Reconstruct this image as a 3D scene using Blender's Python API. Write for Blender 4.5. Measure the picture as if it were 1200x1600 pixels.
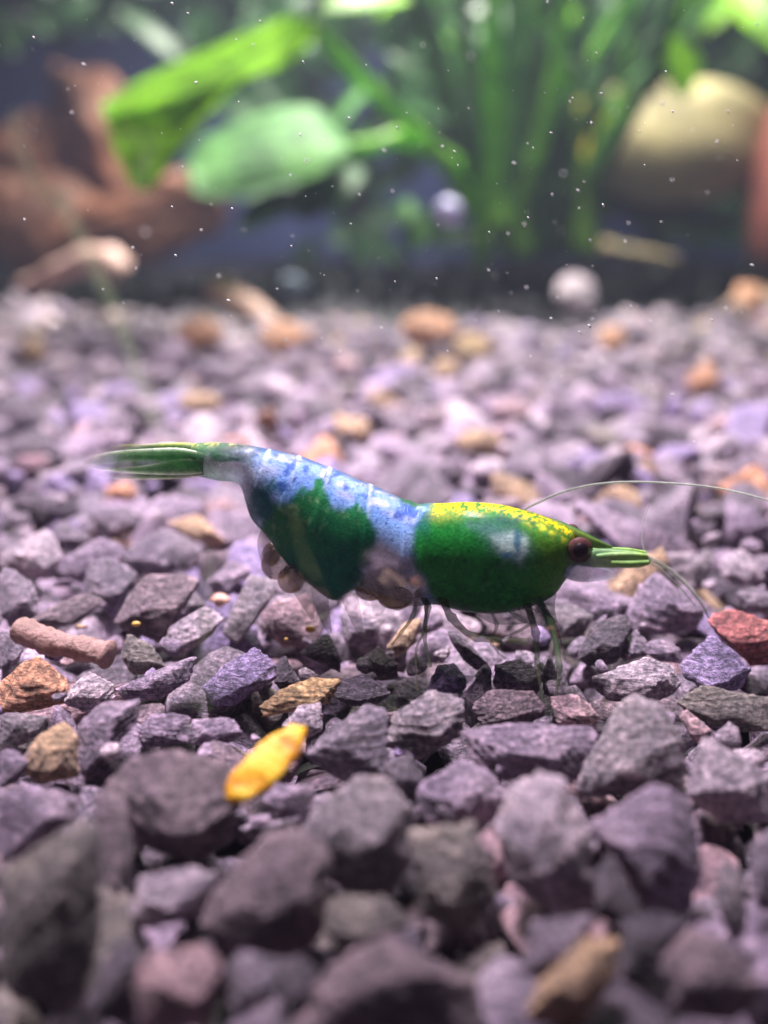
import bpy, bmesh, math, random
import numpy as np
from mathutils import Vector, Matrix

# ------------------------------------------------------------------ set-up
for o in list(bpy.data.objects):
    bpy.data.objects.remove(o)
sc = bpy.context.scene
C = sc.collection
S = 0.001                       # everything below is laid out in millimetres
rng = np.random.default_rng(7)
random.seed(7)

# ------------------------------------------------------------------ camera
FPX = 1900.0                    # focal length in photo pixels (1200 x 1600)
PITCH = math.radians(15.3)
CAM = np.array([0.0, 0.0, 22.0])
cam_d = bpy.data.cameras.new('camera')
cam = bpy.data.objects.new('camera', cam_d)
C.objects.link(cam)
cam.location = tuple(CAM * S)
cam.rotation_euler = (math.pi / 2 - PITCH, 0, 0)
cam_d.sensor_fit = 'HORIZONTAL'
cam_d.sensor_width = 36.0
cam_d.lens = 36.0 * FPX / 1200.0
cam_d.clip_start = 0.001
cam_d.clip_end = 10.0
cam_d.dof.use_dof = True
cam_d.dof.focus_distance = 53.0 * S
cam_d.dof.aperture_fstop = (cam_d.lens / 1000.0) / (1.38 * S)
sc.camera = cam

# ------------------------------------------------------------------ ambient light of the tank
w = bpy.data.worlds.new('World')
sc.world = w
w.use_nodes = True
bg = w.node_tree.nodes['Background']
bg.inputs['Color'].default_value = (0.36, 0.36, 0.66, 1)
bg.inputs['Strength'].default_value = 0.045


def area(name, loc, target, sx, sy, power, col, spread=180):
    d = bpy.data.lights.new(name, 'AREA')
    d.shape = 'RECTANGLE'
    d.size, d.size_y = sx * S, sy * S
    d.energy = power
    d.spread = math.radians(spread)
    d.color = col
    o = bpy.data.objects.new(name, d)
    C.objects.link(o)
    o.location = Vector(loc) * S
    v = Vector(target) - Vector(loc)
    o.rotation_euler = v.to_track_quat('-Z', 'Y').to_euler()
    o['kind'] = 'helper'
    return o


# the lamp strip lying across the top of the tank
area('tank_lamp', (-25, 80, 165), (-4, 76, 0), 90, 14, 0.155, (1.0, 0.87, 0.97), 62)
area('tank_lamp', (10, 268, 190), (0, 264, 30), 150, 20, 0.88, (1.0, 0.98, 0.88), 104)

sc.view_settings.view_transform = 'Standard'
sc.view_settings.look = 'None'
sc.view_settings.exposure = 0.18
sc.view_settings.gamma = 1.0
sc.cycles.use_denoising = True
sc.cycles.max_bounces = 5
sc.cycles.diffuse_bounces = 2
sc.cycles.glossy_bounces = 2
sc.cycles.transmission_bounces = 3
sc.cycles.transparent_max_bounces = 16
sc.cycles.sample_clamp_indirect = 4.0

# ------------------------------------------------------------------ geometry of the view, used to measure places
cp, sp = math.cos(PITCH), math.sin(PITCH)
FWD = np.array([0, cp, -sp])
UP = np.array([0, sp, cp])
RGT = np.array([1.0, 0, 0])


def ray(px, py):
    return FWD + RGT * ((px - 600) / FPX) - UP * ((py - 800) / FPX)


def at(px, py, Y):
    d = ray(px, py)
    return CAM + d * (Y / d[1])


def ground(px, py, z=0.0):
    d = ray(px, py)
    return CAM + d * ((z - CAM[2]) / d[2])


# ------------------------------------------------------------------ small helpers
def tag(o, label=None, cat=None, group=None, kind=None):
    if label:
        o['label'] = label
    if cat:
        o['category'] = cat
    if group:
        o['group'] = group
    if kind:
        o['kind'] = kind
    return o


def empty(name, loc=(0, 0, 0)):
    o = bpy.data.objects.new(name, None)
    o.empty_display_size = 0.002
    o.location = Vector(loc) * S
    C.objects.link(o)
    return o


def mesh_obj(name, verts, faces, mat, parent=None, col=None, alpha=None, smooth=True, origin=None):
    """verts in millimetres, world space; the object's origin goes to `origin`"""
    v = np.asarray(verts, dtype=float)
    if parent is not None:
        org = np.array(parent.matrix_basis.translation) / S
    elif origin is not None:
        org = np.asarray(origin, dtype=float)
    else:
        org = np.zeros(3)
    me = bpy.data.meshes.new(name)
    vv = (v - org) * S
    me.from_pydata(vv.tolist(), [], [tuple(int(i) for i in f) for f in faces])
    if smooth:
        me.polygons.foreach_set('use_smooth', np.ones(len(me.polygons), dtype=bool))
    if col is not None:
        c = np.asarray(col, dtype=float)
        if c.ndim == 1:
            c = np.repeat(c[None, :], len(v), 0)
        a = np.ones(len(v)) if alpha is None else np.broadcast_to(np.asarray(alpha, dtype=float), (len(v),))
        at_ = me.color_attributes.new('Col', 'FLOAT_COLOR', 'POINT')
        at_.data.foreach_set('color', np.concatenate([c[:, :3], a[:, None]], 1).astype(np.float32).ravel())
    me.materials.append(mat)
    me.update()
    o = bpy.data.objects.new(name, me)
    C.objects.link(o)
    if parent is not None:
        o.parent = parent
    else:
        o.location = Vector(org) * S
    return o


def wave_noise(p, freq, seed, n=14):
    """smooth vector-free noise in about -1..1 from random plane waves"""
    r = np.random.default_rng(seed)
    out = np.zeros(len(p))
    for k in range(n):
        d = r.normal(size=3)
        d /= np.linalg.norm(d)
        out += np.sin(p @ (d * freq * r.uniform(0.6, 1.6)) + r.uniform(0, 6.28))
    return out / math.sqrt(n) * 0.9


def catmull(pts, n):
    """n points along a smooth curve through pts (rows of any width)"""
    p = np.asarray(pts, dtype=float)
    p = np.vstack([2 * p[0] - p[1], p, 2 * p[-1] - p[-2]])
    segs = len(p) - 3
    out = []
    for t in np.linspace(0, segs - 1e-6, n):
        i = int(t)
        u = t - i
        a, b, c, d = p[i], p[i + 1], p[i + 2], p[i + 3]
        out.append(0.5 * ((2 * b) + (-a + c) * u + (2 * a - 5 * b + 4 * c - d) * u * u + (-a + 3 * b - 3 * c + d) * u ** 3))
    return np.array(out)


def tube_geo(path, radii, sides=10, flat=1.0):
    path = np.asarray(path, dtype=float)
    n = len(path)
    V, F = [], []
    up = np.array([0.0, 0.3, 1.0])
    for i in range(n):
        t = path[min(i + 1, n - 1)] - path[max(i - 1, 0)]
        t = t / (np.linalg.norm(t) + 1e-9)
        a = np.cross(t, up)
        if np.linalg.norm(a) < 0.1:
            a = np.cross(t, np.array([1.0, 0, 0]))
        a /= np.linalg.norm(a)
        b = np.cross(a, t)
        for k in range(sides):
            th = 2 * math.pi * k / sides
            V.append(path[i] + radii[i] * (math.cos(th) * a * flat + math.sin(th) * b))
    for i in range(n - 1):
        for k in range(sides):
            k2 = (k + 1) % sides
            F.append((i * sides + k, i * sides + k2, (i + 1) * sides + k2, (i + 1) * sides + k))
    F.append(tuple(range(sides))[::-1])
    F.append(tuple((n - 1) * sides + k for k in range(sides)))
    return np.array(V), F


# ------------------------------------------------------------------ materials
def new_mat(name):
    m = bpy.data.materials.new(name)
    m.use_nodes = True
    nt = m.node_tree
    b = nt.nodes['Principled BSDF']
    return m, nt, b


def N(nt, kind, **kw):
    n = nt.nodes.new(kind)
    for k, v in kw.items():
        if k in n.inputs:
            n.inputs[k].default_value = v
        else:
            setattr(n, k, v)
    return n


def mm_coords(nt, scale=(1000, 1000, 1000), shuffle=True):
    tc = N(nt, 'ShaderNodeTexCoord')
    mp = N(nt, 'ShaderNodeMapping')
    mp.inputs['Scale'].default_value = scale
    nt.links.new(tc.outputs['Object'], mp.inputs['Vector'])
    if shuffle:
        oi = N(nt, 'ShaderNodeObjectInfo')
        mu = N(nt, 'ShaderNodeMath', operation='MULTIPLY')
        mu.inputs[1].default_value = 317.0
        nt.links.new(oi.outputs['Random'], mu.inputs[0])
        cx = N(nt, 'ShaderNodeCombineXYZ')
        for k in range(3):
            nt.links.new(mu.outputs[0], cx.inputs[k])
        nt.links.new(cx.outputs[0], mp.inputs['Location'])
    return mp.outputs['Vector']


def ramp(nt, fac, stops):
    r = N(nt, 'ShaderNodeValToRGB')
    el = r.color_ramp.elements
    el[0].position, el[0].color = stops[0][0], (*stops[0][1], 1)
    el[1].position, el[1].color = stops[-1][0], (*stops[-1][1], 1)
    for p, c in stops[1:-1]:
        e = el.new(p)
        e.color = (*c, 1)
    nt.links.new(fac, r.inputs['Fac'])
    return r.outputs['Color']


def mix_col(nt, a, b, fac=1.0, mode='MULTIPLY'):
    m = N(nt, 'ShaderNodeMix', data_type='RGBA', blend_type=mode)
    if hasattr(fac, 'links'):
        nt.links.new(fac, m.inputs[0])
    else:
        m.inputs[0].default_value = fac
    for s, idx in ((a, 6), (b, 7)):
        if hasattr(s, 'links'):
            nt.links.new(s, m.inputs[idx])
        else:
            m.inputs[idx].default_value = (*s, 1)
    return m.outputs[2]


def stone_material():
    m, nt, b = new_mat('slate_gravel')
    co = mm_coords(nt)
    at_ = N(nt, 'ShaderNodeAttribute', attribute_name='Col')
    broad = N(nt, 'ShaderNodeTexNoise', Scale=0.55, Detail=4.0, Roughness=0.6)
    fine = N(nt, 'ShaderNodeTexNoise', Scale=4.2, Detail=8.0, Roughness=0.78)
    speck = N(nt, 'ShaderNodeTexVoronoi', Scale=5.5)
    # grain lines of the slate: noise squeezed along one axis
    mp = N(nt, 'ShaderNodeMapping')
    mp.inputs['Scale'].default_value = (1.0, 1.2, 6.0)
    mp.inputs['Rotation'].default_value = (0.9, 0.5, 0.3)
    nt.links.new(co, mp.inputs['Vector'])
    grain = N(nt, 'ShaderNodeTexNoise', Scale=1.3, Detail=5.0, Roughness=0.65)
    for n_ in (broad, fine, speck):
        nt.links.new(co, n_.inputs['Vector'])
    nt.links.new(mp.outputs['Vector'], grain.inputs['Vector'])
    c = mix_col(nt, at_.outputs['Color'], ramp(nt, broad.outputs['Fac'], [(0.3, (0.62, 0.60, 0.66)), (0.5, (1, 1, 1)), (0.72, (1.35, 1.3, 1.22))]), 1.0)
    c = mix_col(nt, c, ramp(nt, fine.outputs['Fac'], [(0.38, (0.36, 0.35, 0.38)), (0.5, (0.92, 0.92, 0.92)), (0.61, (1.8, 1.72, 1.68))]), 1.0)
    c = mix_col(nt, c, ramp(nt, grain.outputs['Fac'], [(0.40, (0.5, 0.5, 0.52)), (0.58, (1.25, 1.2, 1.2))]), 0.8)
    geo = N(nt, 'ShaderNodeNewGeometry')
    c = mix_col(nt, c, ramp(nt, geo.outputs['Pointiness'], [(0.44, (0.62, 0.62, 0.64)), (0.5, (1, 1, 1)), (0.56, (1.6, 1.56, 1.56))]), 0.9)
    sm = ramp(nt, speck.outputs['Distance'], [(0.10, (1, 1, 1)), (0.2, (0, 0, 0))])
    gate = ramp(nt, broad.outputs['Fac'], [(0.46, (0, 0, 0)), (0.58, (0.7, 0.7, 0.7))])
    sm = mix_col(nt, sm, gate, 1.0)
    c = mix_col(nt, c, (0.72, 0.66, 0.62), sm, 'MIX')
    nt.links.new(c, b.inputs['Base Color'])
    b.inputs['Roughness'].default_value = 0.48
    b.inputs['Specular IOR Level'].default_value = 0.5
    h = N(nt, 'ShaderNodeMath', operation='ADD')
    nt.links.new(fine.outputs['Fac'], h.inputs[0])
    nt.links.new(grain.outputs['Fac'], h.inputs[1])
    bp = N(nt, 'ShaderNodeBump', Strength=0.9)
    bp.inputs['Distance'].default_value = 0.42 * S
    nt.links.new(h.outputs[0], bp.inputs['Height'])
    nt.links.new(bp.outputs['Normal'], b.inputs['Normal'])
    return m


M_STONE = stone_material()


def shell_material(name, rough=0.3, sss=0.2, bump=0.03, fine=7.0, granules=False, spec=0.5, alpha=True, coat=0.0):
    """pigmented, slightly translucent tissue: colour and opacity come from the Col attribute"""
    m, nt, b = new_mat(name)
    co = mm_coords(nt, shuffle=False)
    at_ = N(nt, 'ShaderNodeAttribute', attribute_name='Col')
    n1 = N(nt, 'ShaderNodeTexNoise', Scale=fine, Detail=5.0, Roughness=0.7)
    n2 = N(nt, 'ShaderNodeTexNoise', Scale=1.7, Detail=3.0, Roughness=0.6)
    for n_ in (n1, n2):
        nt.links.new(co, n_.inputs['Vector'])
    c = mix_col(nt, at_.outputs['Color'], ramp(nt, n1.outputs['Fac'], [(0.3, (0.6, 0.6, 0.6)), (0.5, (1, 1, 1)), (0.75, (1.45, 1.45, 1.35))]), 0.8)
    c = mix_col(nt, c, ramp(nt, n2.outputs['Fac'], [(0.3, (0.72, 0.75, 0.8)), (0.7, (1.25, 1.22, 1.1))]), 0.8)
    nt.links.new(c, b.inputs['Base Color'])
    b.inputs['Roughness'].default_value = rough
    b.inputs['Specular IOR Level'].default_value = spec
    b.inputs['Coat Weight'].default_value = coat
    b.inputs['Coat Roughness'].default_value = 0.16
    b.inputs['Subsurface Weight'].default_value = sss
    b.inputs['Subsurface Radius'].default_value = (1, 1, 1)
    b.inputs['Subsurface Scale'].default_value = 0.35 * S
    if alpha:
        nt.links.new(at_.outputs['Alpha'], b.inputs['Alpha'])
    bp = N(nt, 'ShaderNodeBump', Strength=0.7)
    bp.inputs['Distance'].default_value = bump * S
    nt.links.new(n1.outputs['Fac'], bp.inputs['Height'])
    nt.links.new(bp.outputs['Normal'], b.inputs['Normal'])
    return m


M_SHELL = shell_material('shrimp_shell', rough=0.36, bump=0.05, spec=0.04, sss=0.10, coat=0.05)
M_LIMB = shell_material('shrimp_limb', rough=0.5, spec=0.3, sss=0.1, bump=0.01, fine=5.0)


def leaf_material(name, col, back, trans=0.45, rough=0.45):
    m, nt, b = new_mat(name)
    co = mm_coords(nt, shuffle=True)
    n1 = N(nt, 'ShaderNodeTexNoise', Scale=0.16, Detail=4.0, Roughness=0.6)
    nt.links.new(co, n1.inputs['Vector'])
    n2 = N(nt, 'ShaderNodeTexNoise', Scale=0.5, Detail=5.0, Roughness=0.7)
    nt.links.new(co, n2.inputs['Vector'])
    tint = ramp(nt, n1.outputs['Fac'], [(0.36, (0.45, 0.52, 0.45)), (0.5, (1, 1, 1)), (0.66, (1.6, 1.35, 1.2))])
    tint = mix_col(nt, tint, ramp(nt, n2.outputs['Fac'], [(0.38, (0.6, 0.6, 0.5)), (0.6, (1.2, 1.2, 1.2))]), 1.0)
    c = mix_col(nt, tint, col, 1.0)
    c2 = mix_col(nt, tint, back, 1.0)
    nt.links.new(c, b.inputs['Base Color'])
    b.inputs['Roughness'].default_value = rough
    tr = N(nt, 'ShaderNodeBsdfTranslucent')
    nt.links.new(c2, tr.inputs['Color'])
    mx = N(nt, 'ShaderNodeMixShader')
    mx.inputs[0].default_value = trans
    out = nt.nodes['Material Output']
    nt.links.new(b.outputs[0], mx.inputs[1])
    nt.links.new(tr.outputs[0], mx.inputs[2])
    nt.links.new(mx.outputs[0], out.inputs['Surface'])
    return m


def plain_material(name, col, col2=None, scale=1.0, rough=0.6, alpha=1.0, bump=0.1, sss=0.0):
    m, nt, b = new_mat(name)
    co = mm_coords(nt)
    n1 = N(nt, 'ShaderNodeTexNoise', Scale=scale, Detail=6.0, Roughness=0.65)
    nt.links.new(co, n1.inputs['Vector'])
    c2 = col2 or tuple(x * 0.55 for x in col)
    c = ramp(nt, n1.outputs['Fac'], [(0.32, c2), (0.68, col)])
    nt.links.new(c, b.inputs['Base Color'])
    b.inputs['Roughness'].default_value = rough
    b.inputs['Alpha'].default_value = alpha
    b.inputs['Subsurface Weight'].default_value = sss
    b.inputs['Subsurface Scale'].default_value = 0.4 * S
    bp = N(nt, 'ShaderNodeBump', Strength=0.8)
    bp.inputs['Distance'].default_value = bump * S
    nt.links.new(n1.outputs['Fac'], bp.inputs['Height'])
    nt.links.new(bp.outputs['Normal'], b.inputs['Normal'])
    return m


# ------------------------------------------------------------------ setting: floor and back of the tank
M_FLOOR = plain_material('silt', (0.020, 0.018, 0.024), (0.010, 0.009, 0.014), 0.4)
fl = mesh_obj('aquarium_floor', [(-260, 5, -5), (260, 5, -5), (260, 430, -5), (-260, 430, -5)], [(0, 1, 2, 3)], M_FLOOR, smooth=False)
tag(fl, 'dark silt floor under the gravel', kind='structure')
M_WALL = plain_material('tank_back', (0.06, 0.085, 0.26), (0.035, 0.055, 0.16), 0.02, rough=0.8, bump=0.0)
wl = mesh_obj('aquarium_back_wall', [(-260, 430, -5), (260, 430, -5), (260, 430, 150), (-260, 430, 150)], [(0, 1, 2, 3)], M_WALL, smooth=False)
tag(wl, 'dark blue back of the tank', kind='structure')

# ------------------------------------------------------------------ stones
ICO = {}


def ico(sub):
    if sub not in ICO:
        bm = bmesh.new()
        bmesh.ops.create_icosphere(bm, subdivisions=sub, radius=1.0)
        v = np.array([x.co[:] for x in bm.verts])
        f = [tuple(q.index for q in p.verts) for p in bm.faces]
        bm.free()
        ICO[sub] = (v / np.linalg.norm(v, axis=1)[:, None], f)
    return ICO[sub]


def gauge(dirs, nrm, dist, p):
    q = np.maximum(dirs @ nrm.T, 0) / dist[None, :]
    return (q ** p).sum(1) ** (-1.0 / p)


def strata(q, r, amp=0.065):
    """splintered layers: little steps along one axis of the stone"""
    ax = r.normal(size=3)
    ax /= np.linalg.norm(ax)
    t = q @ ax * r.uniform(3.0, 5.5) + 0.35 * wave_noise(q, 3.5, int(r.integers(1 << 30)))
    return amp * ((t % 1.0) ** 2 - 0.33)


def random_stone(size, seed, sub):
    """an angular chip about `size` mm across, centred on the origin"""
    r = np.random.default_rng(seed)
    n = 8
    nr = r.normal(size=(n, 3))
    nr = np.vstack([nr, np.eye(3), -np.eye(3)])
    nr /= np.linalg.norm(nr, axis=1)[:, None]
    ds = np.concatenate([r.uniform(0.5, 0.95, n), np.full(6, 1.0)])
    d, f = ico(sub)
    rad = gauge(d, nr, ds, 34)
    v = d * rad[:, None]
    if sub >= 3:
        v *= (1 + 0.03 * wave_noise(v, 3.0, seed) + 0.03 * wave_noise(v, 8.0, seed + 1))[:, None]
    if sub >= 4:
        v *= (1 + 0.016 * wave_noise(v, 19.0, seed + 2) + strata(v, r))[:, None]
    ax = np.array([r.uniform(0.85, 1.25), r.uniform(0.6, 1.0), r.uniform(0.38, 0.75)])
    v = v * ax * size * 0.5
    a, b2, c = r.uniform(-0.7, 0.7), r.uniform(-0.7, 0.7), r.uniform(0, 6.28)
    R = np.array((Matrix.Rotation(a, 3, 'X') @ Matrix.Rotation(b2, 3, 'Y') @ Matrix.Rotation(c, 3, 'Z')))
    return v @ R.T, f


PAL = {
    'grey': (0.225, 0.200, 0.225), 'lilac': (0.300, 0.252, 0.300), 'violet': (0.255, 0.215, 0.335),
    'pale': (0.430, 0.385, 0.395), 'dark': (0.110, 0.097, 0.112), 'brown': (0.215, 0.175, 0.180),
    'tan': (0.42, 0.31, 0.19), 'orange': (0.52, 0.29, 0.17), 'olive': (0.175, 0.168, 0.140),
    'red': (0.42, 0.16, 0.15), 'pink': (0.38, 0.275, 0.270), 'ochre': (0.36, 0.26, 0.13),
    'greengrey': (0.265, 0.245, 0.245),
}
PAL = {k: (c[0] * 1.0, c[1] * 0.95, c[2] * (1.10 if k not in ('tan', 'orange', 'ochre', 'red') else 1.0)) for k, c in PAL.items()}


PLACED = []          # footprints of the stones that stand out


def traced_stone(poly, color, label, seed, lean=32.0, front=0.5, z0=0.2, zoff=0.0, name='stone', cat='stone', group='gravel stones', mat=None, sub=5, thick=1.0, Y=None):
    poly = np.array(poly, dtype=float)
    # convex outline centre and the place on the gravel where the stone sits
    cx, cy = poly.mean(0)
    ymin, ymax = poly[:, 1].min(), poly[:, 1].max()
    base = ground(cx, 0.45 * cy + 0.55 * ymax, z0)
    Yc = (base[1] + zoff) if Y is None else Y
    Pc = at(cx, cy, Yc)
    a = math.radians(lean)
    nrm = np.array([0, -math.cos(a), math.sin(a)])
    # outline on a plane leaning back
    def on_plane(px, py):
        d = ray(px, py)
        return CAM + d * (((Pc - CAM) @ nrm) / (d @ nrm))
    ring = np.array([on_plane(*q) for q in poly])
    size = min(np.ptp(ring[:, 0]), np.ptp(ring[:, 2]) * 1.1 + np.ptp(ring[:, 1]) * 0.3)
    r = np.random.default_rng(seed)
    def shifted(k, dy, depth):
        q = np.array([cx, cy]) + (poly - np.array([cx, cy])) * k + np.array([0, dy * (ymax - ymin)])
        out = []
        for u in q:
            p = on_plane(*u)
            d = ray(*u)
            d = d / np.linalg.norm(d)
            out.append(p + d * depth)
        return np.array(out)
    # a handful of corners towards the viewer and behind: few, so that the faces stay large and flat
    f1 = []
    a0 = r.uniform(0, 6.28)
    for k in range(4):
        aa = a0 + k * 1.571 + r.uniform(-0.5, 0.5)
        kx, ky = math.cos(aa) * r.uniform(0.2, 0.6), math.sin(aa) * r.uniform(0.2, 0.55) + 0.12
        u = (cx + kx * np.ptp(poly[:, 0]) * 0.5, cy + ky * (ymax - ymin) * 0.5)
        d = ray(*u)
        f1.append(on_plane(*u) - d / np.linalg.norm(d) * front * size * thick * r.uniform(0.25, 0.75))
    b1 = shifted(0.70, 0.06, 0.42 * size * thick)[::2]
    pts = np.vstack([ring, np.array(f1), b1])
    ctr = pts.mean(0)
    bm = bmesh.new()
    for q in pts:
        bm.verts.new(tuple(q - ctr))
    res = bmesh.ops.convex_hull(bm, input=bm.verts)
    bm.normal_update()
    nr, ds = [], []
    for f in bm.faces:
        n_ = np.array(f.normal)
        d_ = float(np.array(f.verts[0].co) @ n_)
        if np.linalg.norm(n_) < 0.5:
            continue
        if d_ < 0:
            n_, d_ = -n_, -d_
        nr.append(n_)
        ds.append(max(d_, 0.02))
    bm.free()
    hull = pts - ctr
    for k in range(4):                      # a few chipped corners
        n_ = r.normal(size=3)
        n_ /= np.linalg.norm(n_)
        nr.append(n_)
        ds.append((hull @ n_).max() * r.uniform(0.86, 0.97))
    d, f = ico(sub)
    # stretch the directions to the stone's own shape so that long stones are sampled evenly
    ext = np.ptp(hull, axis=0) * 0.5
    dd = d * ext
    L = np.linalg.norm(dd, axis=1)
    rad = gauge(dd / L[:, None], np.array(nr), np.array(ds), 60)
    v = dd / L[:, None] * rad[:, None]
    q = v / (size * 0.5)
    v = v * (1.06 + 0.022 * wave_noise(q, 3.2, seed + 11) + 0.022 * wave_noise(q, 8.0, seed + 12) + 0.014 * wave_noise(q, 20.0, seed + 13) + strata(q, r))[:, None]
    PLACED.append((ctr[0], ctr[1], np.ptp(v[:, 0]) * 0.5, np.ptp(v[:, 1]) * 0.5))
    c = np.array(PAL[color]) * r.uniform(0.9, 1.12)
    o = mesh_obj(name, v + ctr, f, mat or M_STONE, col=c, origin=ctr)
    tag(o, label, cat, group)
    return o


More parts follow.
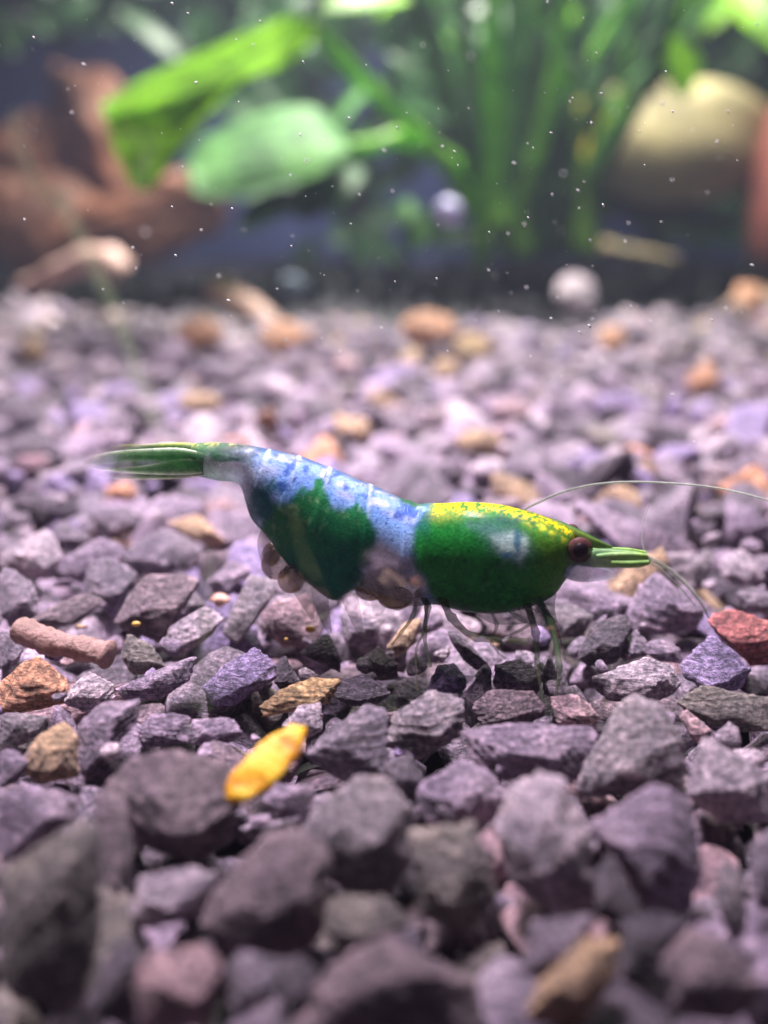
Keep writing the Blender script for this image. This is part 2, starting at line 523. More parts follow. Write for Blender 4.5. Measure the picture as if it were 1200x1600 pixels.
TR = [
 # --- beside and below the tail
 ([(0,867),(20,860),(67,828),(82,833),(97,870),(80,907),(37,900),(0,890)], 'pale', 'pale cream stone at the photo edge left of the violet stone below the tail'),
 ([(88,897),(100,873),(133,850),(160,840),(193,853),(190,873),(140,900),(110,907)], 'lilac', 'bright lilac stone below the shrimp tail, next to the pale cream one'),
 ([(0,893),(20,890),(57,917),(57,960),(20,983),(0,960)], 'grey', 'grey block with a steep side under the pale cream stone at the edge'),
 ([(133,903),(143,880),(173,873),(213,897),(200,927),(180,963),(157,947),(130,917)], 'grey', 'grey stone with deep shadowed front just under the bright lilac stone'),
 ([(180,973),(200,933),(227,900),(267,898),(316,903),(268,925),(268,953),(250,1005),(213,987)], 'brown', 'large brown grey chip with a sharp point towards the upper right, holding a gold speck'),
 ([(190,870),(213,847),(253,827),(293,840),(313,863),(300,887),(260,893),(220,893)], 'grey', 'broad rough grey stone under the middle of the tail'),
 ([(263,817),(310,803),(323,827),(353,847),(333,857),(300,840)], 'tan', 'mustard tan stone lying just below the tail joint'),
 ([(323,910),(360,877),(390,887),(387,903),(353,933),(333,923)], 'lilac', 'small violet grey boxy stone left of the amber eggs'),
 ([(347,987),(390,900),(423,907),(427,930),(397,970),(373,1007)], 'greengrey', 'upright greenish grey shard directly beneath the amber eggs'),
 ([(253,1010),(267,980),(300,957),(323,947),(347,967),(330,993),(300,1013),(280,1027)], 'pale', 'pale grey rounded stone right of the pointed brown chip'),
 ([(283,925),(300,918),(322,945),(300,960),(280,948)], 'greengrey', 'small greenish stone tucked behind the pale grey rounded one'),
 ([(60,960),(87,947),(130,927),(163,937),(140,957),(100,980),(67,973),(27,987)], 'brown', 'long flat brownish sliver lying above the twig'),
 ([(0,1070),(27,1043),(60,1027),(83,1043),(110,1070),(100,1097),(50,1110),(0,1110)], 'orange', 'orange tan rough stone under the twig at the photo edge'),
 ([(200,990),(233,1007),(260,1040),(247,1053),(207,1053),(190,1027)], 'olive', 'dark olive rounded stone at the end of the twig'),
 ([(177,1077),(213,1063),(253,1050),(313,1020),(300,1060),(247,1093),(200,1093)], 'lilac', 'long lilac wedge pointing up to the right below the olive stone'),
 ([(113,1073),(140,1050),(173,1070),(180,1093),(133,1112),(97,1097)], 'pale', 'light grey stone right of the orange tan one'),
 ([(0,985),(22,990),(38,1012),(25,1038),(0,1045)], 'grey', 'grey stone at the photo edge under the broken twig end'),
 ([(320,1073),(350,1040),(397,1013),(427,1033),(430,1060),(393,1083),(367,1100),(330,1100)], 'violet', 'large deep violet crystal like stone below the amber eggs'),
 ([(428,1040),(445,1025),(470,1065),(440,1078),(428,1066)], 'dark', 'dark stone wedged right of the deep violet crystal'),
 ([(410,960),(433,937),(480,930),(503,977),(493,1007),(440,1010),(413,983)], 'pink', 'pinkish brown cube shaped stone with a yellow seed on it'),
 ([(407,1100),(440,1077),(487,1060),(530,1063),(513,1100),(460,1110),(410,1120)], 'ochre', 'ochre brown ridged stone just above the yellow flake'),
 ([(530,1067),(567,1053),(610,1083),(587,1100),(547,1103),(523,1087)], 'dark', 'dark violet stone right of the ochre ridged one'),
 ([(563,1033),(590,1010),(620,1037),(620,1060),(593,1063),(563,1050)], 'brown', 'brown grey stone left of the rear walking legs'),
 ([(603,1013),(633,973),(660,967),(647,1007),(620,1027)], 'tan', 'tan stone with stacked ridges directly behind the rear walking legs'),
 ([(467,1020),(513,987),(533,1033),(530,1050),(497,1030)], 'dark', 'dark brown sliver right of the pinkish cube stone'),
 ([(530,960),(567,953),(590,980),(577,1007),(540,1007)], 'grey', 'sparkly grey stone under the swimming legs'),
 # --- below and in front of the head
 ([(668,1078),(685,1041),(710,1038),(727,1058),(727,1078),(696,1086)], 'violet', 'bright violet blue stone at the feet of the rear walking legs'),
 ([(700,985),(713,985),(763,1036),(755,1050),(740,1044),(705,1003)], 'grey', 'narrow grey splinter leaning under the bent walking leg'),
 ([(676,1021),(702,1008),(704,1022),(690,1036)], 'pale', 'tiny pale wedge above the bright violet blue stone'),
 ([(741,1067),(755,1041),(767,1047),(768,1095),(741,1100)], 'grey', 'small upright grey peg right of the bright violet blue stone'),
 ([(846,1052),(860,1021),(871,1055),(865,1088),(850,1084)], 'pale', 'pale upright sliver between the two front walking legs'),
 ([(775,1040),(810,1030),(850,1052),(840,1085),(795,1090),(772,1068)], 'lilac', 'lilac grey stone just left of the front walking legs'),
 ([(902,1031),(924,977),(972,962),(985,981),(966,1012),(966,1034),(931,1041)], 'dark', 'big dark stone with a steep front below the shrimp face'),
 ([(969,1009),(994,984),(1010,1003),(1012,1024),(975,1033)], 'grey', 'small round grey stone right of the big dark one'),
 ([(981,958),(997,924),(1029,892),(1061,930),(1099,955),(1089,981),(1042,990),(991,984)], 'lilac', 'large lilac stone below the tip of the feelers'),
 ([(924,955),(953,924),(978,943),(972,962),(940,977)], 'lilac', 'small lilac wedge between the shrimp face and the large lilac stone'),
 ([(1064,1038),(1111,990),(1171,1041),(1156,1076),(1105,1082),(1070,1057)], 'violet', 'broad violet slab under the red stone'),
 ([(1104,968),(1137,950),(1200,972),(1225,1000),(1200,1035),(1175,1041),(1124,993)], 'red', 'red stone at the photo edge, streaked with white'),
 ([(924,1060),(1010,1028),(1054,1044),(1061,1076),(1010,1104),(947,1092)], 'pale', 'broad pale lilac slab right of the front walking legs'),
 ([(1010,1004),(1040,998),(1062,1015),(1066,1036),(1030,1032),(1012,1022)], 'lilac', 'flat lilac stone between the small round stone and the violet slab'),
 ([(1121,879),(1156,857),(1184,879),(1194,905),(1156,917),(1124,901)], 'pale', 'pale stone standing above the red one'),
 ([(893,784),(930,790),(1004,826),(1089,855),(1078,872),(1040,868),(997,850),(920,812)], 'lilac', 'long thin slab sloping behind the shrimp head'),
 ([(1137,797),(1175,791),(1205,819),(1190,851),(1137,829)], 'lilac', 'lilac block at the photo edge under the long curved antenna'),
 ([(1067,898),(1105,857),(1118,867),(1099,917),(1075,915)], 'greengrey', 'slim grey stone leaning beside the bent antenna'),
 ([(850,950),(893,944),(928,962),(910,995),(877,995)], 'greengrey', 'grey olive stone hidden behind the front legs under the carapace'),
 ([(1150,925),(1180,918),(1215,930),(1210,962),(1165,955)], 'grey', 'grey stone just above the red stone at the edge'),
 # --- behind the tail
 ([(17,780),(40,773),(117,780),(127,806),(83,800),(30,792)], 'dark', 'long dark slab behind the tail tip'),
 ([(80,823),(110,817),(143,843),(123,857),(95,850)], 'grey', 'grey stone between the pale cream and lilac stones, further back'),
 ([(137,800),(200,790),(214,820),(165,840)], 'grey', 'grey stone right under the tail fan'),
 ([(320,787),(353,777),(378,792),(350,817),(320,803)], 'pink', 'pinkish stone in the notch below the last body segment'),
 ([(0,797),(47,803),(45,822),(7,824)], 'grey', 'flat grey stone at the photo edge beside the long dark slab'),
 ([(165,762),(200,752),(215,768),(195,785),(168,780)], 'orange', 'small orange stone just beneath the tail fan'),
 # --- front rows, out of focus
 ([(120,1135),(160,1100),(220,1092),(210,1130),(165,1180),(130,1215)], 'lilac', 'smooth lilac stone left of the yellow flake, above the tan one'),
 ([(30,1200),(60,1150),(100,1130),(122,1150),(122,1210),(65,1222)], 'tan', 'round tan stone near the photo edge below the orange one'),
 ([(215,1140),(240,1115),(295,1118),(297,1160),(220,1167)], 'lilac', 'flat lilac stone, left one of a touching pair beside the yellow flake'),
 ([(298,1125),(360,1122),(382,1145),(345,1168),(302,1162)], 'lilac', 'flat lilac stone, right one of a touching pair beside the yellow flake'),
 ([(145,1235),(190,1190),(280,1170),(350,1190),(372,1250),(350,1320),(300,1350),(200,1310)], 'brown', 'big blocky lilac brown stone below left of the yellow flake'),
 ([(150,1245),(196,1240),(208,1330),(200,1425),(158,1420)], 'brown', 'upright brown pillar stone under the big blocky one'),
 ([(0,1360),(50,1330),(120,1280),(152,1300),(155,1500),(115,1585),(0,1540)], 'olive', 'very big dark olive stone in the lower left corner'),
 ([(0,1240),(50,1228),(115,1245),(120,1280),(50,1335),(0,1350)], 'lilac', 'lilac stone resting on the very big dark olive one'),
 ([(205,1430),(220,1370),(300,1355),(342,1365),(320,1430),(212,1452)], 'pale', 'pale wedge left of the large dark brown foreground stone'),
 ([(320,1445),(340,1390),(415,1305),(480,1295),(517,1350),(502,1450),(470,1492),(350,1482)], 'brown', 'large dark brown stone with a pale sloping shoulder, low centre left'),
 ([(460,1300),(500,1260),(560,1220),(605,1220),(645,1270),(652,1330),(600,1402),(530,1382)], 'greengrey', 'large olive grey peaked stone at the bottom centre'),
 ([(410,1250),(430,1225),(490,1230),(484,1270),(425,1282)], 'lilac', 'small lilac stone right under the yellow flake'),
 ([(655,1235),(720,1185),(765,1205),(797,1250),(750,1292),(665,1288)], 'lilac', 'lilac brown stone left of the bright pale foreground stone'),
 ([(725,1145),(800,1130),(920,1138),(932,1165),(895,1222),(805,1227),(745,1192)], 'lilac', 'wide purple stone with a dark front below the front legs'),
 ([(895,1235),(940,1150),(980,1090),(1025,1098),(1072,1165),(1067,1227),(990,1215),(910,1247)], 'greengrey', 'tall grey stone with a round shoulder right of the wide purple one'),
 ([(775,1300),(800,1235),(845,1208),(880,1222),(922,1310),(928,1400),(880,1432),(800,1382)], 'pale', 'bright pale yellowish stone with a shadowed lower face, bottom centre right'),
 ([(920,1290),(980,1250),(1040,1222),(1082,1270),(1097,1360),(1077,1427),(1015,1417),(960,1322)], 'lilac', 'big smooth lilac grey stone right of the bright pale yellowish one'),
 ([(640,1300),(740,1285),(752,1350),(777,1400),(725,1452),(660,1432)], 'olive', 'mossy olive stone left of the bright pale yellowish one'),
 ([(1075,1240),(1100,1150),(1140,1185),(1205,1215),(1205,1282),(1125,1284)], 'pale', 'pale pink lilac stone at the photo edge below the mossy green slab'),
 ([(1055,1095),(1100,1072),(1205,1092),(1205,1142),(1140,1142),(1080,1117)], 'olive', 'mossy green slab at the photo edge below the violet slab'),
 ([(820,1592),(840,1540),(920,1460),(962,1465),(965,1520),(905,1605)], 'tan', 'tan orange stone at the very bottom of the photo'),
 ([(1040,1500),(1080,1450),(1140,1480),(1192,1540),(1150,1592),(1050,1582)], 'brown', 'reddish brown stone in the lower right corner'),
 ([(210,1540),(235,1490),(320,1478),(352,1505),(325,1605),(220,1605)], 'pink', 'pale brown block at the bottom under the pale wedge'),
 ([(355,1510),(380,1485),(430,1500),(442,1550),(365,1597)], 'grey', 'grey stone at the bottom right of the pale brown block'),
 ([(485,1555),(525,1505),(600,1462),(680,1500),(742,1540),(742,1625),(490,1625)], 'brown', 'wide dull brown stone filling the bottom centre edge'),
 ([(815,1520),(835,1435),(925,1425),(912,1480),(862,1532)], 'grey', 'grey stone just above the tan orange bottom stone'),
 ([(1115,1400),(1130,1340),(1162,1370),(1168,1450),(1147,1482)], 'greengrey', 'narrow pale olive shard right of the big smooth lilac grey stone'),
 ([(1170,1325),(1215,1290),(1222,1432),(1177,1412)], 'grey', 'grey stone cut by the photo edge beside the narrow olive shard'),
 ([(615,1115),(675,1080),(725,1092),(718,1150),(650,1187),(602,1162)], 'greengrey', 'grey stone streaked with tan below the bright violet blue one'),
 ([(740,1102),(765,1078),(830,1080),(855,1108),(832,1134),(752,1132)], 'brown', 'brown stone directly above the wide purple one'),
 ([(480,1180),(505,1150),(570,1103),(602,1110),(605,1212),(540,1222)], 'grey', 'grey stone right of the yellow flake'),
 ([(440,1135),(468,1105),(500,1098),(503,1140),(480,1152)], 'pale', 'pale thin stone behind the top end of the yellow flake'),
 ([(860,1088),(900,1084),(937,1118),(922,1148),(872,1132)], 'pink', 'pinkish stone under the front legs, left of the tall grey one'),
 ([(1085,1160),(1062,1120),(1072,1108),(1112,1142),(1108,1160)], 'pink', 'small pink stone under the mossy green slab'),
 ([(520,1400),(600,1402),(640,1440),(600,1470),(540,1490),(505,1455)], 'olive', 'dark olive stone below the large olive grey peaked one'),
 ([(955,1330),(1000,1420),(985,1450),(930,1430),(928,1360)], 'dark', 'dark stone in the gap between the two biggest right hand stones'),
 ([(970,1440),(1020,1425),(1075,1440),(1040,1505),(975,1530)], 'dark', 'dark stone left of the reddish brown corner one'),
 ([(600,1195),(640,1180),(668,1225),(645,1262),(605,1228)], 'dark', 'dark wedge left of the lilac brown stone'),
 ([(0,1120),(30,1115),(75,1120),(60,1148),(20,1170),(0,1165)], 'greengrey', 'pale olive stone at the photo edge under the orange tan one'),
 ([(0,1175),(22,1172),(45,1190),(28,1222),(0,1230)], 'lilac', 'small lilac stone at the photo edge left of the round tan one'),
 ([(430,1500),(470,1495),(500,1520),(480,1580),(445,1600),(435,1550)], 'dark', 'blackish stone left of the wide dull brown bottom one'),
 ([(140,1590),(160,1500),(205,1460),(225,1500),(208,1600)], 'dark', 'dark stone between the olive corner stone and the pale brown block'),
]
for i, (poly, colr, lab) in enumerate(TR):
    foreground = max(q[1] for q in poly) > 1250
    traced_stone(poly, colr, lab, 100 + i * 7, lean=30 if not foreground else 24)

# pebbles of their own look, further back among the gravel
BACK = [
 ((312, 522), 80, 55, 'orange', 'rounded orange pebble behind the shrimp, left of the pink twig', 0.5),
 ((440, 527), 70, 55, 'orange', 'rounded orange pebble right of the pink twig', 0.5),
 ((312, 630), 66, 38, 'tan', 'bright tan pebble behind the shrimp tail', 0.3),
 ((672, 515), 90, 60, 'orange', 'dull orange pebble at the far rim of the gravel', 0.5),
 ((738, 542), 70, 44, 'ochre', 'mustard yellow pebble right of the dull orange one', 0.4),
 ((897, 458), 66, 72, 'pale', 'white pebble standing at the far gravel rim', 0.5),
 ((955, 528), 46, 40, 'orange', 'small orange pebble below the white one', 0.4),
 ((1098, 596), 60, 50, 'orange', 'peach pebble on the far gravel at the photo edge', 0.5),
 ((800, 640), 64, 36, 'pink', 'pale pink pebble behind the shrimp head', 0.4),
 ((697, 578), 44, 40, 'tan', 'small tan pebble below the mustard yellow one', 0.4),
 ((750, 688), 70, 40, 'tan', 'tan pebble right behind the carapace', 0.4),
 ((562, 672), 40, 40, 'tan', 'small tan pebble behind the middle of the body', 0.4),
 ((50, 545), 44, 40, 'tan', 'small tan pebble at the far gravel on the twig side', 0.4),
 ((1170, 470), 60, 60, 'orange', 'orange stone at the far edge under the red background stone', 0.4),
 ((540, 570), 44, 40, 'pink', 'small pink pebble right of the two rounded orange ones', 0.4),
]
for i, ((px, py), wpx, hpx, colr, lab, fr) in enumerate(BACK):
    r = np.random.default_rng(900 + i)
    ang = np.linspace(0, 2 * math.pi, 8, endpoint=False) + r.uniform(-0.2, 0.2, 8)
    poly = [(px + math.cos(a) * wpx / 2 * r.uniform(0.85, 1.1), py + math.sin(a) * hpx / 2 * r.uniform(0.85, 1.1)) for a in ang]
    traced_stone(poly, colr, lab, 950 + i * 5, sub=4, name='pebble', cat='pebble', group='coloured pebbles in the far gravel', z0=0.9, Y=197 if 'white pebble' in lab else None)

# loose gravel between and behind: the near ones singly, the far ones as one mass
def pick_colour(r, low, far=False):
    if far and r.random() < 0.14:
        return 'dark'
    if low:
        return r.choice(['grey', 'lilac', 'dark', 'brown', 'olive', 'pink'], p=[0.3, 0.26, 0.18, 0.14, 0.07, 0.05])
    k = r.choice(['grey', 'lilac', 'violet', 'pale', 'dark', 'brown', 'tan', 'orange', 'olive', 'pink'],
                 p=[0.28, 0.28, 0.08, 0.13, 0.07, 0.07, 0.025, 0.012, 0.025, 0.028])
    return k


WORD = {'grey': 'grey', 'lilac': 'lilac', 'violet': 'violet', 'pale': 'pale', 'dark': 'dark', 'brown': 'brown', 'tan': 'tan', 'orange': 'orange', 'olive': 'olive', 'pink': 'pink'}


def zone(x, y, px):
    if y < 50:
        return 'low between the larger front stones'
    if y < 62:
        return 'half buried near the shrimp feet'
    side = 'behind the shrimp tail' if px < 400 else ('behind the shrimp back' if px < 780 else 'behind the shrimp head')
    return side + (', close by' if y < 78 else ', further off')


NUM = ['', 'one', 'two', 'three', 'four', 'five', 'six', 'seven', 'eight', 'nine', 'ten', 'eleven', 'twelve']
ORD = ['leftmost', 'second from left', 'third from left', 'fourth from left', 'fifth from left', 'sixth from left', 'seventh from left', 'eighth from left']
loose = {}
spots = []
y = 24.0
row = 0
while y < 232:
    st = 2.6 if y < 58 else (2.8 if y < 120 else 3.2)
    half = 0.36 * y + 38
    x = -half + (row % 2) * st * 0.5
    while x < half:
        spots.append((x + rng.uniform(-0.75, 0.75), y + rng.uniform(-0.75, 0.75)))
        x += st
    y += st * 0.82
    row += 1

mass_v, mass_f, mass_c, nv = [], [], [], 0
single = 0
for i, (x, y) in enumerate(spots):
    r = np.random.default_rng(5000 + i)
    dep = (y) * cp + (CAM[2]) * sp
    px = 600 + x * FPX / dep
    rim = 208 + 12 * math.sin(px * 0.011 + 1.0) + 8 * math.sin(px * 0.027) - 34 * math.exp(-((px - 660) / 190.0) ** 2)
    if y > rim:
        continue
    near_traced = y < 57.5
    colr = pick_colour(r, near_traced, y > 70)
    size = r.uniform(2.3, 4.7) * (1.0 if r.random() < 0.88 else 1.35) * (1.0 if not near_traced else 0.85)
    zz = (r.uniform(-0.9, 0.7) if y < 75 else r.uniform(-1.7, 0.9)) if not near_traced else r.uniform(-2.3, -1.1)
    if not near_traced and y < 64:
        zz -= 0.5
    inside = -10 < px < 1210
    buried = False
    for (qx, qy, rx_, ry_) in PLACED:
        if abs(x - qx) < rx_ + size * 0.22 and -(ry_ + size * 0.75) < y - qy < ry_ + size * 0.1:
            buried = True
            break
    if buried and not near_traced:
        zz = r.uniform(-2.6, -1.6)
    want = inside and not (buried and not near_traced) and 29.5 < y < 92 and (not near_traced or r.random() < 0.22)
    col = np.array(PAL[colr]) * r.uniform(0.8, 1.2)
    if want and single < 205:
        v, f = random_stone(size, 20000 + i, 4)
        c0 = np.array([x, y, zz])
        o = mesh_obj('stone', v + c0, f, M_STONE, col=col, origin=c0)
        sz = 'small' if size < 3.1 else ('medium' if size < 4.2 else 'large')
        lab = '%s %s stone %s' % (sz, WORD[colr], zone(x, y, px))
        tag(o, lab, 'stone', 'gravel stones')
        loose.setdefault(lab, []).append((px, o))
        single += 1
    else:
        v, f = random_stone(size, 20000 + i, 3 if y < 125 and -120 < px < 1320 else 2)
        mass_v.append(v + np.array([x, y, zz]))
        mass_f.extend([tuple(q + nv for q in t) for t in f])
        mass_c.append(np.repeat(col[None, :], len(v), 0))
        nv += len(v)
    # splinters lying on top
    if 36 < y < 110 and -150 < px < 1350 and r.random() < 0.55:
        v, f = random_stone(r.uniform(0.5, 1.5), 60000 + i, 2)
        mass_v.append(v + np.array([x + r.uniform(-1.5, 1.5), y + r.uniform(-1.5, 1.5), r.uniform(-0.3, 1.0)]))
        mass_f.extend([tuple(q + nv for q in t) for t in f])
        mass_c.append(np.repeat((np.array(PAL[pick_colour(r, False)]))[None, :], len(v), 0))
        nv += len(v)
    # fine chips filling the gaps underneath
    if y < 150 and -150 < px < 1350:
        v, f = random_stone(r.uniform(1.2, 2.4), 40000 + i, 2)
        mass_v.append(v + np.array([x + r.uniform(-1.3, 1.3), y + r.uniform(-1.3, 1.3), zz - r.uniform(1.2, 2.2)]))
        mass_f.extend([tuple(q + nv for q in t) for t in f])
        mass_c.append(np.repeat((col * 0.9)[None, :], len(v), 0))
        nv += len(v)
for lab, items in loose.items():
    items.sort(key=lambda q: q[0])
    m_ = len(items)
    for k, (_, o) in enumerate(items):
        if m_ > 1:
            pos = ORD[k] if k < m_ - 1 and k < 8 else ('rightmost' if k == m_ - 1 else 'another inner one')
            o['label'] = '%s, %s of %s' % (lab, pos, NUM[m_] if m_ < 13 else 'many')
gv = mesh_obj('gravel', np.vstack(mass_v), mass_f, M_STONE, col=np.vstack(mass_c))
tag(gv, 'lilac grey slate gravel covering the floor behind the shrimp', 'gravel', kind='stuff')

# ------------------------------------------------------------------ the shrimp
Y0 = 51.6


def shrimp_Y(px):
    return Y0 + (640 - px) * 0.0075


def SP(px, py, dy=0.0):
    return at(px, py, shrimp_Y(px) + dy)


def poly_sdf(px, py, poly):
    """signed distance in px, negative inside"""
    P = np.array(poly, dtype=float)
    q = np.stack([px, py], 1)
    d2 = np.full(len(q), 1e18)
    ins = np.zeros(len(q), dtype=bool)
    n = len(P)
    for i in range(n):
        a, b = P[i], P[(i + 1) % n]
        e = b - a
        wv = q - a
        t = np.clip((wv @ e) / (e @ e), 0, 1)
        d2 = np.minimum(d2, ((wv - t[:, None] * e) ** 2).sum(1))
        c = ((a[1] > q[:, 1]) != (b[1] > q[:, 1]))
        with np.errstate(divide='ignore', invalid='ignore'):
            xx = (b[0] - a[0]) * (q[:, 1] - a[1]) / (b[1] - a[1]) + a[0]
        ins ^= c & (q[:, 0] < xx)
    d = np.sqrt(d2)
    return np.where(ins, -d, d)


def soft(d, wd):
    return 1 / (1 + np.exp(np.clip(d / wd, -30, 30)))


def blend(c, m, colr):
    return c * (1 - m[:, None]) + np.array(colr)[None, :] * m[:, None]


shrimp = empty('shrimp', (SP(640, 950)[0], Y0, 0.0))
tag(shrimp, 'green, yellow and pale blue dwarf shrimp walking over the gravel', 'shrimp')

ST = [  # top point, bottom point, half width (mm): from the tail joint to the face
 ((296, 696), (300, 740), 0.35), ((306, 691), (309, 745), 0.75), ((345, 690), (338, 752), 0.95), ((388, 694), (372, 758), 1.15),
 ((415, 699), (384, 790), 1.4), ((440, 704), (394, 815), 1.55), ((470, 711), (420, 845), 1.75), ((502, 722), (448, 884), 1.9), ((535, 735), (488, 920), 2.0),
 ((553, 742), (522, 942), 2.03), ((572, 751), (552, 926), 2.05), ((600, 763), (582, 936), 2.05), ((630, 776), (614, 956), 2.05), ((660, 786), (645, 948), 2.1),
 ((690, 787), (682, 944), 2.2), ((730, 785), (722, 954), 2.25), ((780, 789), (772, 958), 2.2), ((825, 799), (822, 950), 2.0),
 ((858, 810), (862, 932), 1.7), ((880, 820), (882, 908), 1.35), ((895, 829), (893, 892), 0.9), ((901, 838), (899, 880), 0.4)]
NS, NA = 460, 112
arr = np.array([[a[0], a[1], b[0], b[1], w_] for a, b, w_ in ST])
rows = catmull(arr, NS)
V = np.zeros((NS, NA, 3))
U = np.zeros((NS, NA, 2))
TOPD = np.zeros((NS, NA))
TX = np.zeros((NS, NA))
seam = [418, 466, 514, 577, 636]
for i in range(NS):
    tx, ty, bx, by, wd = rows[i]
    th = np.linspace(0, 2 * math.pi, NA, endpoint=False)
    cth, sth = np.cos(th), np.sin(th)
    # overlapping rings: every segment swells towards its rear edge, then steps in
    k = 1.0
    for s_ in seam:
        dx = tx - s_
        if -62 < dx <= 0 and s_ != 636:
            pass
        k += 0.026 * math.exp(-max(dx, 0) / 22.0) * (1 / (1 + math.exp(-max(min(dx / 1.5, 30), -30))))
    if tx > 672:
        k += 0.0
    k += 0.05 / (1 + math.exp(-(tx - 662) / 2.0))
    k -= 0.04
    mx, my = (tx + bx) / 2, (ty + by) / 2
    hx, hy = (tx - bx) / 2, (ty - by) / 2
    # a little fuller than an ellipse at the flanks
    sl = np.sign(sth) * np.abs(sth) ** 0.82
    u = mx + hx * cth * k
    v = my + hy * cth * k
    lat = wd * sl * k * np.where(cth < 0, 1 - 0.25 * np.abs(cth) ** 2, 1.0)
    for j in range(NA):
        V[i, j] = SP(u[j], v[j], lat[j])
    # where that spot of the flank is seen from the side
    U[i, :, 0] = u
    TX[i] = tx
    U[i, :, 1] = v + 9.0 * np.abs(lat)
    TOPD[i] = np.hypot(hx, hy) * (1 - cth) + 5 * np.abs(lat)
Vb = V.reshape(-1, 3)
px, py = U.reshape(-1, 2).T
topd = TOPD.ravel()
n1 = wave_noise(Vb, 3.0, 1)
n2 = wave_noise(Vb, 8.0, 2)
n3 = wave_noise(Vb, 18.0, 3, 22)
n4 = wave_noise(Vb, 30.0, 4, 26)
ed = 5 * n1 + 4 * n2 + 2.0 * n3
col = np.tile(np.array([0.19, 0.41, 0.92]), (len(Vb), 1))
alp = np.ones(len(Vb))
# paler clouds on the blue, lilac sheen painted along the upper back
col = blend(col, soft(-(n1 + 0.6 * n2 - 0.5), 0.25) * 0.45, (0.38, 0.55, 0.92))
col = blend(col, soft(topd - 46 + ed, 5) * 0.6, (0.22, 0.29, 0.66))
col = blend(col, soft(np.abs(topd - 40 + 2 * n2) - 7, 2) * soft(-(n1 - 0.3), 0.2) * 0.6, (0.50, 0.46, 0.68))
# lower belly turning whitish
col = blend(col, soft(-(py - 845 + 0.0 * px) + ed, 10) * (px > 540) * 0.6, (0.36, 0.54, 0.88))
# glassy tail end
tl = soft(px - 395 + ed, 7)
col = blend(col, tl, (0.36, 0.46, 0.56))
alp = np.minimum(alp, 1 - 0.42 * tl)
col = blend(col, soft(px - 425 + ed, 8) * soft(-(topd - 40), 8) * 0.7, (0.50, 0.58, 0.74))
# white flecks and painted highlights where the rings overlap on the back
for sx_, sy_, rx, ry in [(390, 706, 8, 10), (450, 718, 14, 7), (464, 724, 7, 10), (514, 738, 9, 13), (506, 752, 6, 11), (574, 764, 12, 5), (556, 750, 14, 3), (600, 776, 16, 3), (616, 785, 12, 4), (652, 798, 7, 7), (588, 798, 15, 6), (534, 768, 10, 5)]:
    col = blend(col, soft((np.hypot((px - sx_) / rx, (py - sy_) / ry) - 1) * 6 + 1.2 * n2 + 1.6 * n3, 1.0) * 0.8, (0.60, 0.64, 0.70))
# dark blue freckles
for sx_, sy_, r_ in [(452, 737, 8), (448, 750, 6), (466, 724, 5), (459, 762, 5), (440, 774, 8), (519, 744, 6), (526, 748, 5), (512, 758, 6), (505, 768, 5), (578, 778, 6), (570, 790, 6), (560, 802, 5),
                    (640, 798, 11), (634, 806, 8), (622, 820, 6), (648, 814, 9), (655, 836, 8), (430, 722, 6), (478, 742, 4), (540, 770, 4), (655, 858, 6)]:
    col = blend(col, soft(np.hypot(px - sx_, (py - sy_) * 0.8) - r_ + 2.2 * n2 + 1.8 * n3, 1.2) * 0.85, (0.025, 0.075, 0.34))
# slate blue dark patches on the last rings
for sx_, sy_, rx, ry in [(345, 712, 22, 8), (372, 722, 14, 9), (398, 718, 10, 8), (360, 705, 20, 6), (335, 700, 16, 5)]:
    col = blend(col, soft((np.hypot((px - sx_) / rx, (py - sy_) / ry) - 1) * 6 + n2 + n3, 1.0) * 0.8, (0.05, 0.09, 0.14))
# dark line along the ridge
col = blend(col, soft(topd - 11 + 2 * n2, 2.5) * soft(-(px - 325), 4) * soft(px - 652, 4) * 0.85, (0.03, 0.055, 0.10))
# thin pale lips and dark creases where one ring slides under the next
tx_ = TX.ravel()
for s_ in seam[:-1]:
    col = blend(col, soft(np.abs(tx_ - s_ - 3.5 + 0.8 * n2) - 2.2, 0.8) * soft(topd - 66, 10) * soft(-(n2 + 0.5), 0.4) * 0.7, (0.60, 0.68, 0.80))
    col = blend(col, soft(np.abs(tx_ - s_ + 2.5 + 0.5 * n2) - 1.6, 0.8) * 0.35, (0.03, 0.08, 0.22))
# fine pigment dots
col = blend(col, soft(-(n4 + 0.4 * n3 - 1.25), 0.12) * 0.55, (0.03, 0.10, 0.40))
# green at the tail joint with yellow specks
col = blend(col, soft(px - 356 + ed * 1.6, 9) * 0.85, (0.04, 0.20, 0.05))
col = blend(col, soft(topd - 9 + n3 * 2, 2) * soft(px - 378, 6) * soft(-(n3 + n2 * 0.6 - 0.1), 0.2) * 0.9, (0.62, 0.58, 0.12))
# glassy grey flap in front of the carapace
gl = soft(poly_sdf(px, py, [(548, 925), (570, 890), (592, 862), (625, 885), (645, 905), (668, 930), (650, 965), (600, 970), (556, 955)]) + ed * 0.8, 5)
col = blend(col, gl * 0.9, (0.36, 0.35, 0.38))
col = blend(col, gl * soft(-(n1 + n2 - 0.5), 0.3) * 0.7, (0.55, 0.56, 0.62))
col = blend(col, gl * soft(-(py - 925 + ed), 5) * 0.8, (0.17, 0.13, 0.07))
alp = np.minimum(alp, 1 - 0.42 * gl)
